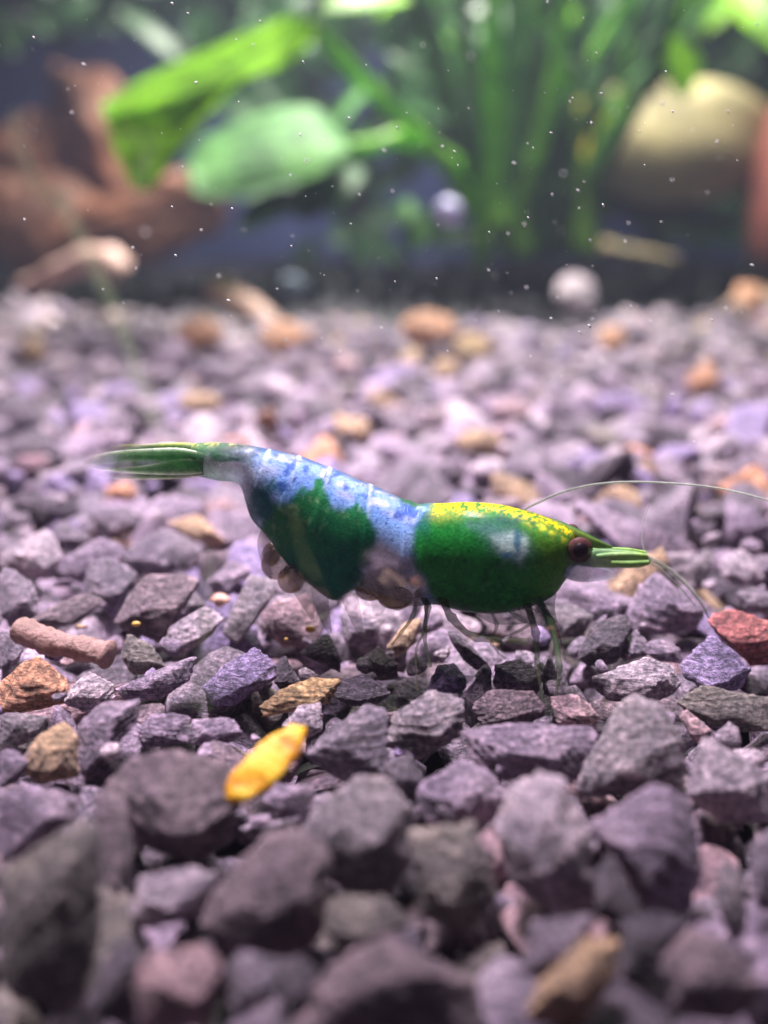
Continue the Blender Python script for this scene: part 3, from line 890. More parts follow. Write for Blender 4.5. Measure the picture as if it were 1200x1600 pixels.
# deep green side plates
gp = soft(poly_sdf(px, py, [(412, 800), (428, 792), (450, 800), (470, 786), (484, 781), (498, 766), (507, 786), (520, 803), (548, 806), (563, 793), (571, 816), (590, 846), (589, 866), (572, 900), (552, 955), (505, 960), (455, 920), (395, 850)]) + ed * 0.9, 2.2)
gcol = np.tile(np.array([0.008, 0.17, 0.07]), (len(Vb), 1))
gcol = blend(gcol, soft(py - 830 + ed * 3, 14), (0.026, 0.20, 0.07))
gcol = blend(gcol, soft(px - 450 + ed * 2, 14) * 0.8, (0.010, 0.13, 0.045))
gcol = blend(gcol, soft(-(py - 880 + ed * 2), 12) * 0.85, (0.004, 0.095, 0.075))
gcol = blend(gcol, soft(-(n2 + 0.8 * n3 - 0.9), 0.15) * soft(py - 845, 10) * 0.7, (0.16, 0.34, 0.15))
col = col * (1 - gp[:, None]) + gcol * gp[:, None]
# teal lobe at the rear edge
col = blend(col, soft(poly_sdf(px, py, [(368, 778), (395, 768), (426, 764), (434, 785), (425, 820), (385, 826), (366, 800)]) + ed * 0.8, 3), (0.004, 0.10, 0.115))
# carapace: deep green oval
cz = soft(poly_sdf(px, py, [(640, 880), (645, 850), (655, 826), (668, 806), (676, 770), (920, 770), (920, 930), (870, 985), (770, 1005), (700, 985), (662, 928)]) + ed * 0.25, 2.5)
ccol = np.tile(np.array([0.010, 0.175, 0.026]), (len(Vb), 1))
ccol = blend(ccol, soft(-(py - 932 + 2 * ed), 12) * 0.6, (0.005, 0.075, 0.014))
ccol = blend(ccol, soft(np.hypot((px - 700) / 60, (py - 880) / 34) - 1 + 0.1 * n1, 0.25) * 0.6, (0.018, 0.25, 0.04))
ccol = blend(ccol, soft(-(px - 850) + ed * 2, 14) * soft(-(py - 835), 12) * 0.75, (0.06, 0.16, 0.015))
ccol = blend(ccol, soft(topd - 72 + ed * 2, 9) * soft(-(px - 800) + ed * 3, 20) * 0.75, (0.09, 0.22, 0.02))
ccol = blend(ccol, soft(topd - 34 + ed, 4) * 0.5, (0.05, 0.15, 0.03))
ccol = blend(ccol, soft(np.hypot((px - 690) / 26, (py - 812) / 18) - 1 + 0.15 * n2, 0.2) * 0.6, (0.22, 0.30, 0.03))
ccol = blend(ccol, soft(-(n4 + 0.6 * n2 - 0.95), 0.15) * 0.45, (0.003, 0.06, 0.02))
ccol = blend(ccol, soft(-(-n3 + 0.7 * n1 - 1.0), 0.2) * 0.35, (0.05, 0.32, 0.07))
# yellow dust along the ridge
yb = soft(topd - (24 - np.clip(px - 740, 0, 400) * 0.05) + ed * 0.9, 2.5) * soft(-(px - 672) + ed * 0.4, 2) * soft(px - 905, 9)
ccol = blend(ccol, yb * soft(-(n4 * 0.9 + n3 * 0.5 + 0.10 - np.clip(topd - 16, 0, 40) * 0.035), 0.10), (0.70, 0.52, 0.008))
ys = soft(np.abs(topd - 20 - (px - 800) * 0.14 + 2 * n2) - 5, 2) * soft(-(px - 800), 6) * soft(px - 885, 6)
ccol = blend(ccol, ys * soft(-(n3 + n2 - 0.0), 0.3), (0.62, 0.66, 0.05))
ccol = blend(ccol, soft(topd - 4.5, 1.2) * soft(-(px - 800), 10) * 0.8, (0.02, 0.06, 0.015))
# pale window on the cheek
ccol = blend(ccol, soft(poly_sdf(px, py, [(735, 838), (765, 828), (800, 836), (822, 852), (828, 880), (815, 900), (788, 898), (765, 872)]) + ed * 0.8, 5) * 0.75, (0.09, 0.19, 0.21))
ccol = blend(ccol, soft(poly_sdf(px, py, [(768, 858), (790, 850), (800, 848), (822, 860), (826, 880), (812, 896), (795, 890), (780, 882)]) + ed * 0.5, 3) * 0.95, (0.50, 0.70, 0.68))
ccol = blend(ccol, soft(np.hypot((px - 808) / 5, (py - 864) / 18) - 1 + 0.3 * n2, 0.25) * 0.9, (0.02, 0.13, 0.26))
ccol = blend(ccol, soft(np.hypot((px - 796) / 12, (py - 886) / 5) - 1 + 0.3 * n2, 0.25) * 0.9, (0.02, 0.15, 0.30))
ccol = blend(ccol, soft(np.hypot((px - 795) / 26, (py - 828) / 9) - 1 + 0.4 * n2, 0.25) * 0.7, (0.012, 0.05, 0.07))
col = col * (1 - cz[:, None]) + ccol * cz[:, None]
# dark green saddle just behind the carapace
col = blend(col, soft(topd - 17 + ed, 3) * soft(-(px - 622) + ed * 0.4, 3) * soft(px - 674, 3) * 0.9, (0.025, 0.10, 0.03))
col = blend(col, soft(np.abs(px - 664 + ed) - 5, 2) * soft(py - 850, 8) * (topd > 12) * 0.7, (0.02, 0.09, 0.13))
Vd = Vb
F = []
for i in range(NS - 1):
    for j in range(NA):
        j2 = (j + 1) % NA
        F.append((i * NA + j, (i + 1) * NA + j, (i + 1) * NA + j2, i * NA + j2))
F.append(tuple(range(NA)))
F.append(tuple((NS - 1) * NA + j for j in range(NA))[::-1])
mesh_obj('body', Vd, F, M_SHELL, shrimp, col=np.clip(col, 0, 1), alpha=alp)


def blade(name, pts, parent, colf, alf, mat, flat=0.25, n=40, sides=16, dy=None):
    """flattened spindle: pts = (px, py, half width px, depth offset mm)"""
    q = catmull(pts, n)
    V, Fc, cs, als = [], [], [], []
    for i in range(n):
        u, v, hw, d = q[i]
        du = q[min(i + 1, n - 1)] - q[max(i - 1, 0)]
        L = math.hypot(du[0], du[1]) + 1e-6
        nx, ny = -du[1] / L, du[0] / L
        hw = max(hw, 0.4)
        for k in range(sides):
            th = 2 * math.pi * k / sides
            V.append(SP(u + nx * hw * math.cos(th), v + ny * hw * math.cos(th), d + hw / 35.0 * flat * math.sin(th)))
            cs.append(colf(i / (n - 1), math.cos(th)))
            als.append(alf(i / (n - 1), math.cos(th)))
    for i in range(n - 1):
        for k in range(sides):
            k2 = (k + 1) % sides
            Fc.append((i * sides + k, (i + 1) * sides + k, (i + 1) * sides + k2, i * sides + k2))
    Fc.append(tuple(range(sides)))
    Fc.append(tuple((n - 1) * sides + k for k in range(sides))[::-1])
    return mesh_obj(name, V, Fc, mat, parent, col=np.array(cs), alpha=np.array(als))


def lerp(a, b, t):
    return tuple(x * (1 - t) + y_ * t for x, y_ in zip(a, b))


def tailcol(base, tip, edge):
    def f(t, c):
        k = lerp(base, tip, min(1, max(0, (t - 0.45) / 0.55)))
        k = tuple(x * (0.75 + 0.5 * (0.5 + 0.5 * math.sin(c * 11 + t * 3))) for x in k)
        return lerp(k, edge, min(1, max(0, abs(c) - 0.6) * 2.4))
    return f


def tailalpha(t, c):
    return (0.85 if t < 0.3 else max(0.05, 0.85 - (t - 0.3) * 1.2)) * (0.8 + 0.2 * math.sin(c * 13 + t * 9))


G1, G2, W1 = (0.06, 0.36, 0.08), (0.20, 0.55, 0.17), (0.55, 0.62, 0.48)
fan = blade('telson', [(316, 715, 20, 0), (285, 708, 17, 0), (240, 703, 9, 0.1), (195, 702, 7, 0.2), (158, 705, 2, 0.3)], shrimp, tailcol((0.02, 0.11, 0.02), (0.24, 0.30, 0.12), (0.40, 0.42, 0.10)), tailalpha, M_LIMB, 0.5)
blade('tail_fin', [(318, 724, 16, -0.5), (280, 721, 21, -0.9), (230, 721, 20, -1.2), (180, 721, 16, -1.5), (150, 722, 10, -1.6), (130, 724, 2, -1.6)], shrimp, tailcol(G1, (0.28, 0.42, 0.24), W1), tailalpha, M_LIMB, 0.18)
blade('tail_fin', [(318, 731, 12, -0.3), (280, 733, 15, -0.6), (230, 738, 11, -0.9), (185, 740, 8, -1.1), (148, 743, 2, -1.2)], shrimp, tailcol((0.06, 0.24, 0.05), (0.40, 0.46, 0.36), (0.60, 0.62, 0.45)), tailalpha, M_LIMB, 0.18)
blade('tail_fin', [(318, 716, 14, 0.5), (270, 706, 15, 0.9), (220, 708, 12, 1.2), (170, 716, 7, 1.4), (135, 722, 2, 1.4)], shrimp, tailcol(G1, G2, W1), tailalpha, M_LIMB, 0.18)
# rostrum and head plates
def roscol(t, c):
    return (0.02, 0.07, 0.015) if c < -0.82 or abs(c + 0.25) < 0.12 else lerp((0.22, 0.34, 0.03), (0.14, 0.26, 0.07), t)
blade('rostrum', [(832, 814, 11, 0), (868, 826, 14, -0.1), (905, 841, 13, -0.15), (935, 850, 7, -0.1), (957, 855, 1.5, 0)], shrimp, roscol, lambda t, c: 1.0, M_LIMB, 0.5)
blade('feeler_scale', [(905, 878, 7, -0.6), (930, 873, 14, -0.9), (965, 873, 14, -1.0), (1000, 875, 12, -0.9), (1017, 876, 4, -0.8)], shrimp, lambda t, c: lerp((0.16, 0.30, 0.17), (0.22, 0.40, 0.10), t), lambda t, c: 0.75 + 0.2 * t, M_LIMB, 0.3)
blade('feeler_scale', [(905, 866, 6, -0.2), (940, 863, 8, 0.2), (980, 864, 8, 0.3), (1010, 866, 5, 0.4)], shrimp, lambda t, c: lerp((0.14, 0.30, 0.10), (0.25, 0.46, 0.08), t), lambda t, c: 0.95, M_LIMB, 0.45)
blade('feeler_base', [(932, 870, 4, -1.35), (955, 869, 6, -1.4), (985, 868, 5, -1.4), (1012, 869, 4, -1.3)], shrimp, lambda t, c: lerp((0.17, 0.32, 0.14), (0.26, 0.42, 0.10), t), lambda t, c: 0.95, M_LIMB, 0.8)
blade('feeler_base', [(955, 880, 4, -1.5), (985, 881, 5, -1.5), (1014, 879, 4, -1.4)], shrimp, lambda t, c: (0.20, 0.38, 0.09), lambda t, c: 0.95, M_LIMB, 0.8)
blade('mouth_flap', [(884, 890, 12, -0.9), (905, 895, 14, -0.9), (935, 897, 11, -0.8), (965, 897, 4, -0.7)], shrimp, lambda t, c: (0.40, 0.50, 0.68), lambda t, c: 0.55 * (1 - t) + 0.1, M_LIMB, 0.4)
# green patch behind the eye, cheek joining carapace and scales
blade('cheek_plate', [(862, 868, 24, -1.15), (882, 868, 24, -0.95), (905, 869, 14, -0.75), (920, 870, 6, -0.7)], shrimp, lambda t, c: lerp((0.035, 0.14, 0.02), (0.11, 0.24, 0.09), t), lambda t, c: 0.95, M_LIMB, 0.4)


path = [SP(u, v, d) for u, v, d in catmull([(330, 712, 0.1), (390, 720, 0.1), (450, 735, 0.1), (520, 760, 0.1), (590, 792, 0.1), (650, 815, 0.1)], 40)]
Vg, Fg = tube_geo(path, [0.18 + 0.06 * math.sin(i * 0.9) for i in range(40)], 8)
mesh_obj('gut', Vg, Fg, M_LIMB, shrimp, col=np.array((0.03, 0.05, 0.05)), alpha=1.0)


def ball(name, ctr, rad, parent, mat, squash=(1, 1, 1), colv=(0.5, 0.5, 0.5), al=1.0):
    d, f = ico(4)
    return mesh_obj(name, d * rad * np.array(squash) + ctr, f, mat, parent, col=np.array(colv), alpha=al)


M_EYE = shell_material('eye_cornea', rough=0.45, sss=0.0, bump=0.0, spec=0.12)
def eye(px, py, dy, rad, near=True):
    e = ball('eye', SP(px, py, dy), rad, shrimp, M_EYE, (1, 0.5, 1), colv=(0.11, 0.045, 0.05), al=0.7)
    p_ = SP(px + 1, py, dy - 0.12)
    d, f = ico(3)
    o = mesh_obj('pupil', d * rad * np.array([0.62, 0.4, 0.62]) + p_, f, M_EYE, None, col=np.array((0.012, 0.006, 0.010)), origin=p_)
    o.parent = e
    o.location = (Vector(p_) - Vector(np.array(shrimp.location) / S)) * S
    return e
eye(906, 859, -0.92, 0.55)
eye(892, 831, 1.2, 0.36)
blade('eye_stalk', [(878, 866, 8, -0.3), (892, 863, 8, -0.5), (902, 860, 6, -0.6)], shrimp, lambda t, c: (0.16, 0.20, 0.14), lambda t, c: 0.9, M_LIMB, 0.9)


def limb(name, pts, r0, r1, colv, al, n=26, sides=9, wob=0.0):
    path = []
    for u, v, d in catmull(pts, n):
        path.append(SP(u, v, d))
    rad = [r0 + (r1 - r0) * i / (n - 1) for i in range(n)]
    V, Fc = tube_geo(path, rad, sides)
    c = np.array([lerp(colv, tuple(min(1, x * 1.6 + 0.06) for x in colv), (i // sides) / n) for i in range(len(V))])
    return mesh_obj(name, V, Fc, M_LIMB, shrimp, col=c, alpha=al)


LG = (0.035, 0.12, 0.035)
def leg(pts, r0, r1, colv, al, name='walking_leg'):
    # swollen at the joints, thinner between them
    path, rad = [], []
    n = 40
    q = catmull(pts, n)
    for i_, (u, v, d) in enumerate(q):
        path.append(SP(u, v, d))
        t = i_ / (n - 1)
        jt = abs((t * (len(pts) - 1)) % 1.0 - 0.5) * 2
        rad.append((r0 + (r1 - r0) * t) * (0.58 + 0.34 * jt ** 3))
    V, Fc = tube_geo(path, rad, 10)
    V = V + 0.012 * wave_noise(V, 9.0, 5)[:, None]
    tt = np.repeat(np.arange(n) / (n - 1), 10)
    c = np.array([lerp(colv, (0.24, 0.24, 0.17), t * 0.55) for t in tt])
    return mesh_obj(name, V, Fc, M_LIMB, shrimp, col=c, alpha=al * 0.85 * (1 - 0.5 * tt))


LG = (0.050, 0.150, 0.055)
leg([(655, 925, -0.6), (668, 950, -1.4), (663, 992, -1.8), (673, 1042, -2.2)], 0.25, 0.09, (0.045, 0.11, 0.045), 0.85)
leg([(652, 930, -0.2), (645, 962, -0.6), (627, 988, -0.9), (612, 1008, -1.0)], 0.18, 0.07, (0.07, 0.12, 0.04), 0.75)
leg([(668, 940, -0.9), (662, 985, -1.6), (650, 1018, -2.0), (652, 1078, -2.5)], 0.13, 0.07, (0.18, 0.16, 0.08), 0.7)
leg([(692, 935, -0.9), (706, 965, -1.5), (745, 996, -1.9), (826, 1003, -2.2)], 0.30, 0.20, (0.06, 0.115, 0.03), 0.85)
leg([(760, 945, 0.6), (776, 975, 0.9), (768, 1005, 1.0), (790, 1030, 0.9)], 0.16, 0.08, LG, 0.6)
leg([(838, 935, -0.8), (860, 972, -1.6), (874, 1040, -2.5), (868, 1092, -2.8)], 0.30, 0.11, LG, 0.9)
leg([(822, 940, -0.6), (837, 990, -1.4), (840, 1040, -2.0), (849, 1100, -2.6)], 0.29, 0.09, (0.06, 0.11, 0.05), 0.75)
leg([(846, 950, -0.9), (868, 978, -1.2), (884, 1030, -1.5)], 0.10, 0.05, (0.40, 0.40, 0.38), 0.55, 'claw_leg')
leg([(812, 938, 0.6), (832, 970, 0.8), (786, 998, 0.5)], 0.2, 0.10, (0.07, 0.12, 0.06), 0.7, 'claw_leg')
MP = (0.36, 0.42, 0.44)
blade('mouthpart', [(795, 945, 8, -0.4), (815, 958, 13, -0.5), (838, 965, 12, -0.6), (858, 975, 5, -0.6)], shrimp, lambda t, c: MP, lambda t, c: 0.42, M_LIMB, 0.6)
blade('mouthpart', [(740, 950, 6, -0.4), (770, 962, 12, -0.5), (800, 966, 10, -0.6), (825, 970, 4, -0.6)], shrimp, lambda t, c: MP, lambda t, c: 0.34, M_LIMB, 0.6)
blade('mouthpart', [(862, 925, 8, -0.4), (855, 950, 12, -0.7), (866, 975, 6, -0.9)], shrimp, lambda t, c: (0.25, 0.34, 0.32), lambda t, c: 0.4, M_LIMB, 0.6)
# swimming legs under the abdomen
SWC = (0.50, 0.44, 0.42)
for q, al in ([(545, 930, 14, -0.6), (553, 955, 11, -0.9), (560, 978, 7, -1.0), (566, 992, 2, -1.0)], 0.22), \
             ([(500, 915, 14, -0.7), (503, 945, 11, -1.0), (510, 972, 7, -1.1), (516, 990, 3, -1.1)], 0.33), \
             ([(455, 880, 12, -0.5), (470, 915, 15, -0.7), (482, 945, 10, -0.8), (488, 968, 3, -0.8)], 0.33), \
             ([(590, 925, 12, -0.3), (592, 946, 12, -0.5), (586, 962, 4, -0.6)], 0.15), \
             ([(415, 830, 8, -0.4), (412, 850, 10, -0.5), (416, 880, 7, -0.5), (424, 905, 2, -0.5)], 0.30):
    blade('swimming_leg', q, shrimp, lambda t, c: SWC, (lambda a_: (lambda t, c: a_))(al), M_LIMB, 0.35)
# amber eggs carried under the belly
def egg_material():
    m, nt, b = new_mat('amber_egg')
    co = mm_coords(nt)
    n1_ = N(nt, 'ShaderNodeTexNoise', Scale=1.4, Detail=3.0)
    nt.links.new(co, n1_.inputs['Vector'])
    c = ramp(nt, n1_.outputs['Fac'], [(0.35, (0.20, 0.10, 0.02)), (0.65, (0.42, 0.24, 0.06))])
    nt.links.new(c, b.inputs['Base Color'])
    b.inputs['Roughness'].default_value = 0.12
    b.inputs['Alpha'].default_value = 0.6
    b.inputs['Subsurface Weight'].default_value = 0.4
    b.inputs['Subsurface Scale'].default_value = 0.4 * S
    b.inputs['Coat Weight'].default_value = 0.6
    return m
M_EGG = egg_material()
for u, v, d, rr, sq in [(432, 882, 0.2, 0.72, (1.0, 0.9, 1.0)), (455, 906, -0.5, 0.66, (0.95, 0.9, 0.95)), (424, 866, 0.9, 0.55, (0.8, 0.9, 1.0)), (578, 922, -0.3, 0.55, (1.2, 0.9, 0.9)), (618, 934, -0.6, 0.62, (1.3, 0.9, 0.85))]:
    ball('egg', SP(u, v, d), rr, shrimp, M_EGG, sq)
# antennae
AC = (0.22, 0.25, 0.21)
def feeler(pts, r0, r1, al, colv=AC):
    limb('antenna', pts, r0, r1, colv, al, n=70, sides=7)
feeler([(912, 862, 0.6), (870, 838, 2.2), (818, 803, 3.2), (846, 783, 3.4), (882, 768, 3.4), (930, 757, 3.2), (985, 753, 3.0), (1045, 755, 2.8), (1110, 761, 2.4), (1165, 772, 2.0), (1230, 790, 1.5)], 0.065, 0.045, 0.55)
feeler([(1008, 869, -1.2), (1040, 886, -1.3), (1070, 911, -1.4), (1093, 938, -1.5), (1108, 966, -1.5)], 0.10, 0.06, 0.5)
feeler([(1008, 873, -1.3), (1036, 893, -1.4), (1064, 920, -1.5), (1086, 946, -1.5)], 0.07, 0.04, 0.35)
feeler([(1010, 866, 0.3), (1003, 845, 0.8), (1006, 815, 1.4), (1014, 790, 2.0)], 0.05, 0.02, 0.16)

# ------------------------------------------------------------------ small things lying on the gravel
M_TWIG = plain_material('twig_bark', (0.34, 0.20, 0.18), (0.17, 0.10, 0.085), 1.6, bump=0.35)
b0 = ground(100, 1030, 0.9)
path = np.array([at(u, v, b0[1] + dd) for u, v, dd in catmull([(28, 985, 1.2), (60, 996, 0.7), (100, 1008, 0.2), (140, 1016, -0.2), (172, 1024, -0.5)], 30)])
V, Fc = tube_geo(path, [0.58 + 0.05 * math.sin(i * 0.7) + 0.04 * math.sin(i * 2.1) for i in range(30)], 18)
V = V + 0.045 * wave_noise(V, 4.0, 8)[:, None] + 0.02 * wave_noise(V, 11.0, 9)[:, None]
tag(mesh_obj('twig', V, Fc, M_TWIG, origin=path[15]), 'short brown pink broken twig lying on the stones', 'twig')

# yellow food flake
def flake_material():
    m, nt, b = new_mat('yellow_flake')
    co = mm_coords(nt)
    n1_ = N(nt, 'ShaderNodeTexNoise', Scale=1.1, Detail=5.0, Roughness=0.6)
    nt.links.new(co, n1_.inputs['Vector'])
    c = ramp(nt, n1_.outputs['Fac'], [(0.36, (0.50, 0.20, 0.01)), (0.5, (0.78, 0.40, 0.015)), (0.64, (0.88, 0.56, 0.04))])
    nt.links.new(c, b.inputs['Base Color'])
    b.inputs['Roughness'].default_value = 0.5
    b.inputs['Subsurface Weight'].default_value = 0.3
    b.inputs['Subsurface Scale'].default_value = 0.5 * S
    bp = N(nt, 'ShaderNodeBump', Strength=0.8)
    bp.inputs['Distance'].default_value = 0.3 * S
    nt.links.new(n1_.outputs['Fac'], bp.inputs['Height'])
    nt.links.new(bp.outputs['Normal'], b.inputs['Normal'])
    return m
traced_stone([(352, 1252), (362, 1205), (415, 1155), (460, 1132), (484, 1133), (466, 1177), (425, 1227), (385, 1252)], 'ochre', 'bright yellow orange food flake lying on the foreground gravel', 4242, lean=42, front=0.18, name='food_flake', cat='food flake', group='food', mat=flake_material(), thick=0.3, z0=1.6, zoff=-1.4)
# yellow seeds and crumbs stuck on the stones
M_SEED = plain_material('seed', (0.70, 0.42, 0.10), (0.45, 0.24, 0.05), 2.0, rough=0.4, bump=0.05)
M_CRUMB = plain_material('crumb', (0.62, 0.36, 0.28), (0.42, 0.22, 0.16), 2.0, bump=0.15)
d3, f3 = ico(3)
for u, v, sx_, sz_, lab in [(485, 983, 0.24, 0.17, 'oval yellow seed stuck on the pinkish cube stone'), (447, 999, 0.11, 0.09, 'tiny orange seed below the oval yellow one'),
                            (213, 975, 0.22, 0.13, 'gold speck at the lower edge of the pointed brown chip')]:
    c0 = ground(u, v + 18, 0.6)
    c0 = at(u, v, c0[1] - 1.35)
    tag(mesh_obj('seed', d3 * np.array([sx_, 0.12, sz_]) + c0, f3, M_SEED, origin=c0), lab, 'seed', 'small yellow seeds')
c0 = at(345, 938, ground(345, 950, 0.6)[1] - 0.9)
V = d3 * np.array([0.62, 0.35, 0.28])
V = V * (1 + 0.28 * wave_noise(V, 6.0, 77) + 0.15 * wave_noise(V, 14.0, 78))[:, None]
tag(mesh_obj('crumb', V + c0, f3, M_CRUMB, origin=c0), 'ragged peach crumb lying between the small violet stone and the green shard', 'crumb')

# ------------------------------------------------------------------ plants and stones at the back
def leaf_sheet(name, rows3, mat, parent, nu=40, nv=14, thick=0.25):
    """rows3: list of rows, every row a list of 3-D points across the blade"""
    R = np.array(rows3, dtype=float)                 # (rows, cols, 3)
    a = np.array([catmull(R[:, k], nu) for k in range(R.shape[1])])      # cols, nu, 3
    g = np.array([catmull(a[:, i], nv) for i in range(nu)])              # nu, nv, 3
    du = np.gradient(g, axis=0)
    dv = np.gradient(g, axis=1)
    nn = np.cross(du, dv)
    nn /= (np.linalg.norm(nn, axis=2)[..., None] + 1e-9)
    g = g + nn * (0.12 * np.cos(np.linspace(0, nv * 1.7, nv)))[None, :, None]
    top = (g + nn * thick / 2).reshape(-1, 3)
    bot = (g - nn * thick / 2).reshape(-1, 3)
    V = np.vstack([top, bot])
    n = nu * nv
    F = []
    for i in range(nu - 1):
        for j in range(nv - 1):
            q = (i * nv + j, i * nv + j + 1, (i + 1) * nv + j + 1, (i + 1) * nv + j)
            F.append(q)
            F.append(tuple(n + k for k in q[::-1]))
    edge = [(i, 0) for i in range(nu)] + [(nu - 1, j) for j in range(1, nv)] + [(i, nv - 1) for i in range(nu - 2, -1, -1)] + [(0, j) for j in range(nv - 2, 0, -1)]
    idx = [i * nv + j for i, j in edge]
    for k in range(len(idx)):
        a_, b_ = idx[k], idx[(k + 1) % len(idx)]
        F.append((b_, a_, n + a_, n + b_))
    return mesh_obj(name, V, F, mat, parent)


def leaf_oval(name, p0, p1, width, nrm, mat, parent, curl=0.15, droop=0.0, nu=26, nv=9, pw=0.75):
    p0, p1, nrm = np.array(p0, float), np.array(p1, float), np.array(nrm, float)
    ax = p1 - p0
    L = np.linalg.norm(ax)
    axn = ax / L
    nrm = nrm - axn * (nrm @ axn)
    nrm /= np.linalg.norm(nrm)
    sd = np.cross(axn, nrm)
    rows3 = []
    for t in np.linspace(0, 1, 9):
        hw = width / 2 * max(0.03, math.sin(math.pi * (0.04 + 0.93 * t)) ** pw)
        c_ = p0 + ax * t + nrm * (-droop * L * (t - 0.5) ** 2)
        rows3.append([c_ + sd * hw * s_ + nrm * (curl * hw * (s_ * s_)) for s_ in (-1, -0.5, 0, 0.5, 1)])
    return leaf_sheet(name, rows3, mat, parent, nu, nv)


def stalk(name, pts, r0, r1, mat, parent, n=24):
    path = catmull(np.array(pts, dtype=float), n)
    V, F = tube_geo(path, [r0 + (r1 - r0) * i / (n - 1) for i in range(n)], 9)
    return mesh_obj(name, V, F, mat, parent)


M_LEAF = leaf_material('leaf_bright', (0.25, 0.54, 0.015), (0.60, 0.95, 0.02), 0.55)
M_LEAF2 = leaf_material('leaf_pale', (0.10, 0.27, 0.085), (0.15, 0.42, 0.06), 0.4, rough=0.65)
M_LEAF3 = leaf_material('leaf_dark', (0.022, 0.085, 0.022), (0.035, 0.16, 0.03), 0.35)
M_STEM = leaf_material('stem_bright', (0.15, 0.36, 0.04), (0.22, 0.55, 0.04), 0.45)
M_STEMD = leaf_material('stem_dark', (0.035, 0.10, 0.035), (0.05, 0.18, 0.04), 0.3)

pb = at(730, 300, 235)
plant = empty('broadleaf_plant', (pb[0], pb[1], 0.0))
tag(plant, 'broad leaved green water plant with a folded leaf hanging behind the shrimp', 'plant')
YA = 165
rowsA = []
for t_, m_, b_, yt, yb_ in [((158, 163), (164, 184), (170, 200), 8, -1), ((200, 135), (215, 172), (186, 246), 18, -2), ((270, 100), (275, 157), (226, 298), 24, -2), ((335, 72), (322, 140), (302, 205), 24, -2),
                            ((395, 47), (385, 118), (372, 128), 22, -0.5), ((445, 27), (448, 96), (446, 100), 18, 0), ((492, 30), (492, 52), (491, 54), 2, 0)]:
    mid_ = at((t_[0] + m_[0]) / 2, (t_[1] + m_[1]) / 2, YA + yt * 0.45)
    rowsA.append([at(*t_, YA + yt), mid_, at(*m_, YA - 2), at(m_[0], m_[1] - 1, YA + 0.6), at((b_[0] * 0.5 + m_[0] * 0.5), (b_[1] + m_[1]) / 2, YA - 1.5), at(*b_, YA - 3 + yb_)])
leaf_sheet('leaf', rowsA, M_LEAF, plant, 46, 40, 0.3)
stalk('leaf_stalk', [at(488, 42, YA), at(540, 95, 198), at(600, 160, 208), at(670, 225, 222), at(740, 290, 235), at(750, 420, 235)], 0.9, 1.6, M_STEM, plant)
# pale leaf lying flatter
rowsB = []
for t_, m_, b_ in [((290, 255), (292, 262), (296, 270)), ((305, 225), (312, 262), (305, 300)), ((370, 190), (372, 240), (350, 308)), ((440, 166), (440, 225), (430, 292)), ((500, 172), (498, 220), (500, 270)), ((545, 225), (546, 230), (548, 236))]:
    rowsB.append([at(*t_, 222), at((t_[0] + m_[0]) / 2, (t_[1] + m_[1]) / 2, 214), at(*m_, 208), at((b_[0] + m_[0]) / 2, (b_[1] + m_[1]) / 2, 204), at(*b_, 202)])
leaf_sheet('leaf', rowsB, M_LEAF2, plant, 40, 18, 0.35)
stalk('leaf_stalk', [at(545, 230, 212), at(590, 225, 216), at(630, 215, 220), at(690, 250, 225), at(740, 330, 236)], 1.2, 1.7, M_STEM, plant)
leaf_oval('leaf', at(520, 295, 215), at(375, 345, 200), 9, (0, -0.4, 1), M_LEAF3, plant, 0.2, 0.3)
leaf_oval('leaf', at(560, 250, 222), at(470, 330, 205), 10, (0.2, -0.5, 1), M_LEAF3, plant, 0.2, 0.3)
leaf_oval('leaf', at(640, -10, 185), at(505, 8, 178), 7.5, (0, -0.7, 1), M_LEAF, plant, 0.2, 0.2)
stalk('leaf_stalk', [at(640, -10, 185), at(690, 120, 205), at(745, 280, 235)], 0.8, 1.5, M_STEMD, plant)
leaf_oval('leaf', at(660, 320, 225), at(640, 395, 222), 5, (0, -1, 0.4), M_LEAF2, plant, 0.2, 0.2)
leaf_oval('leaf', at(640, 310, 225), at(622, 350, 222), 4, (0.2, -1, 0.4), M_LEAF2, plant, 0.2, 0.2)
leaf_oval('leaf', at(1130, -40, 215), at(1225, 70, 200), 7, (-0.4, -0.6, 1), M_LEAF, plant, 0.2, 0.3)

# upright stems of the clump on the right
sb = at(830, 330, 240)
clump = empty('stem_plant', (sb[0], sb[1], 0.0))
tag(clump, 'clump of upright green stems rising behind the shrimp head', 'plant')
for (a, b_, c_, Yd, r0, mt) in [
    ((770, -60), (768, 130), (768, 285), 225, 2.1, M_STEM), ((812, -60), (800, 120), (785, 285), 240, 2.2, M_LEAF2), ((850, -60), (835, 120), (800, 300), 252, 2.0, M_STEMD),
    ((890, -60), (862, 150), (815, 330), 236, 1.7, M_STEM), ((930, -60), (890, 150), (835, 330), 250, 1.9, M_LEAF3), ((720, -60), (735, 120), (765, 300), 255, 2.0, M_STEMD),
    ((1075, -60), (1015, 120), (940, 275), 205, 1.25, M_STEMD), ((990, -60), (930, 150), (850, 330), 262, 2.0, M_STEMD), ((660, -60), (700, 140), (760, 310), 262, 1.8, M_STEMD),
    ((900, 60), (880, 190), (860, 330), 258, 2.2, M_LEAF3), ((1120, -60), (1000, 140), (900, 330), 268, 1.6, M_STEMD), ((870, -60), (858, 60), (820, 330), 262, 2.6, M_STEMD)]:
    stalk('stem', [at(*a, Yd - 4), at(*b_, Yd), at(*c_, Yd + 3), at(c_[0] + 4, c_[1] + 70, Yd + 3)], r0 * 0.75, r0 * 1.25, mt, clump, 30)
rl = random.Random(5)
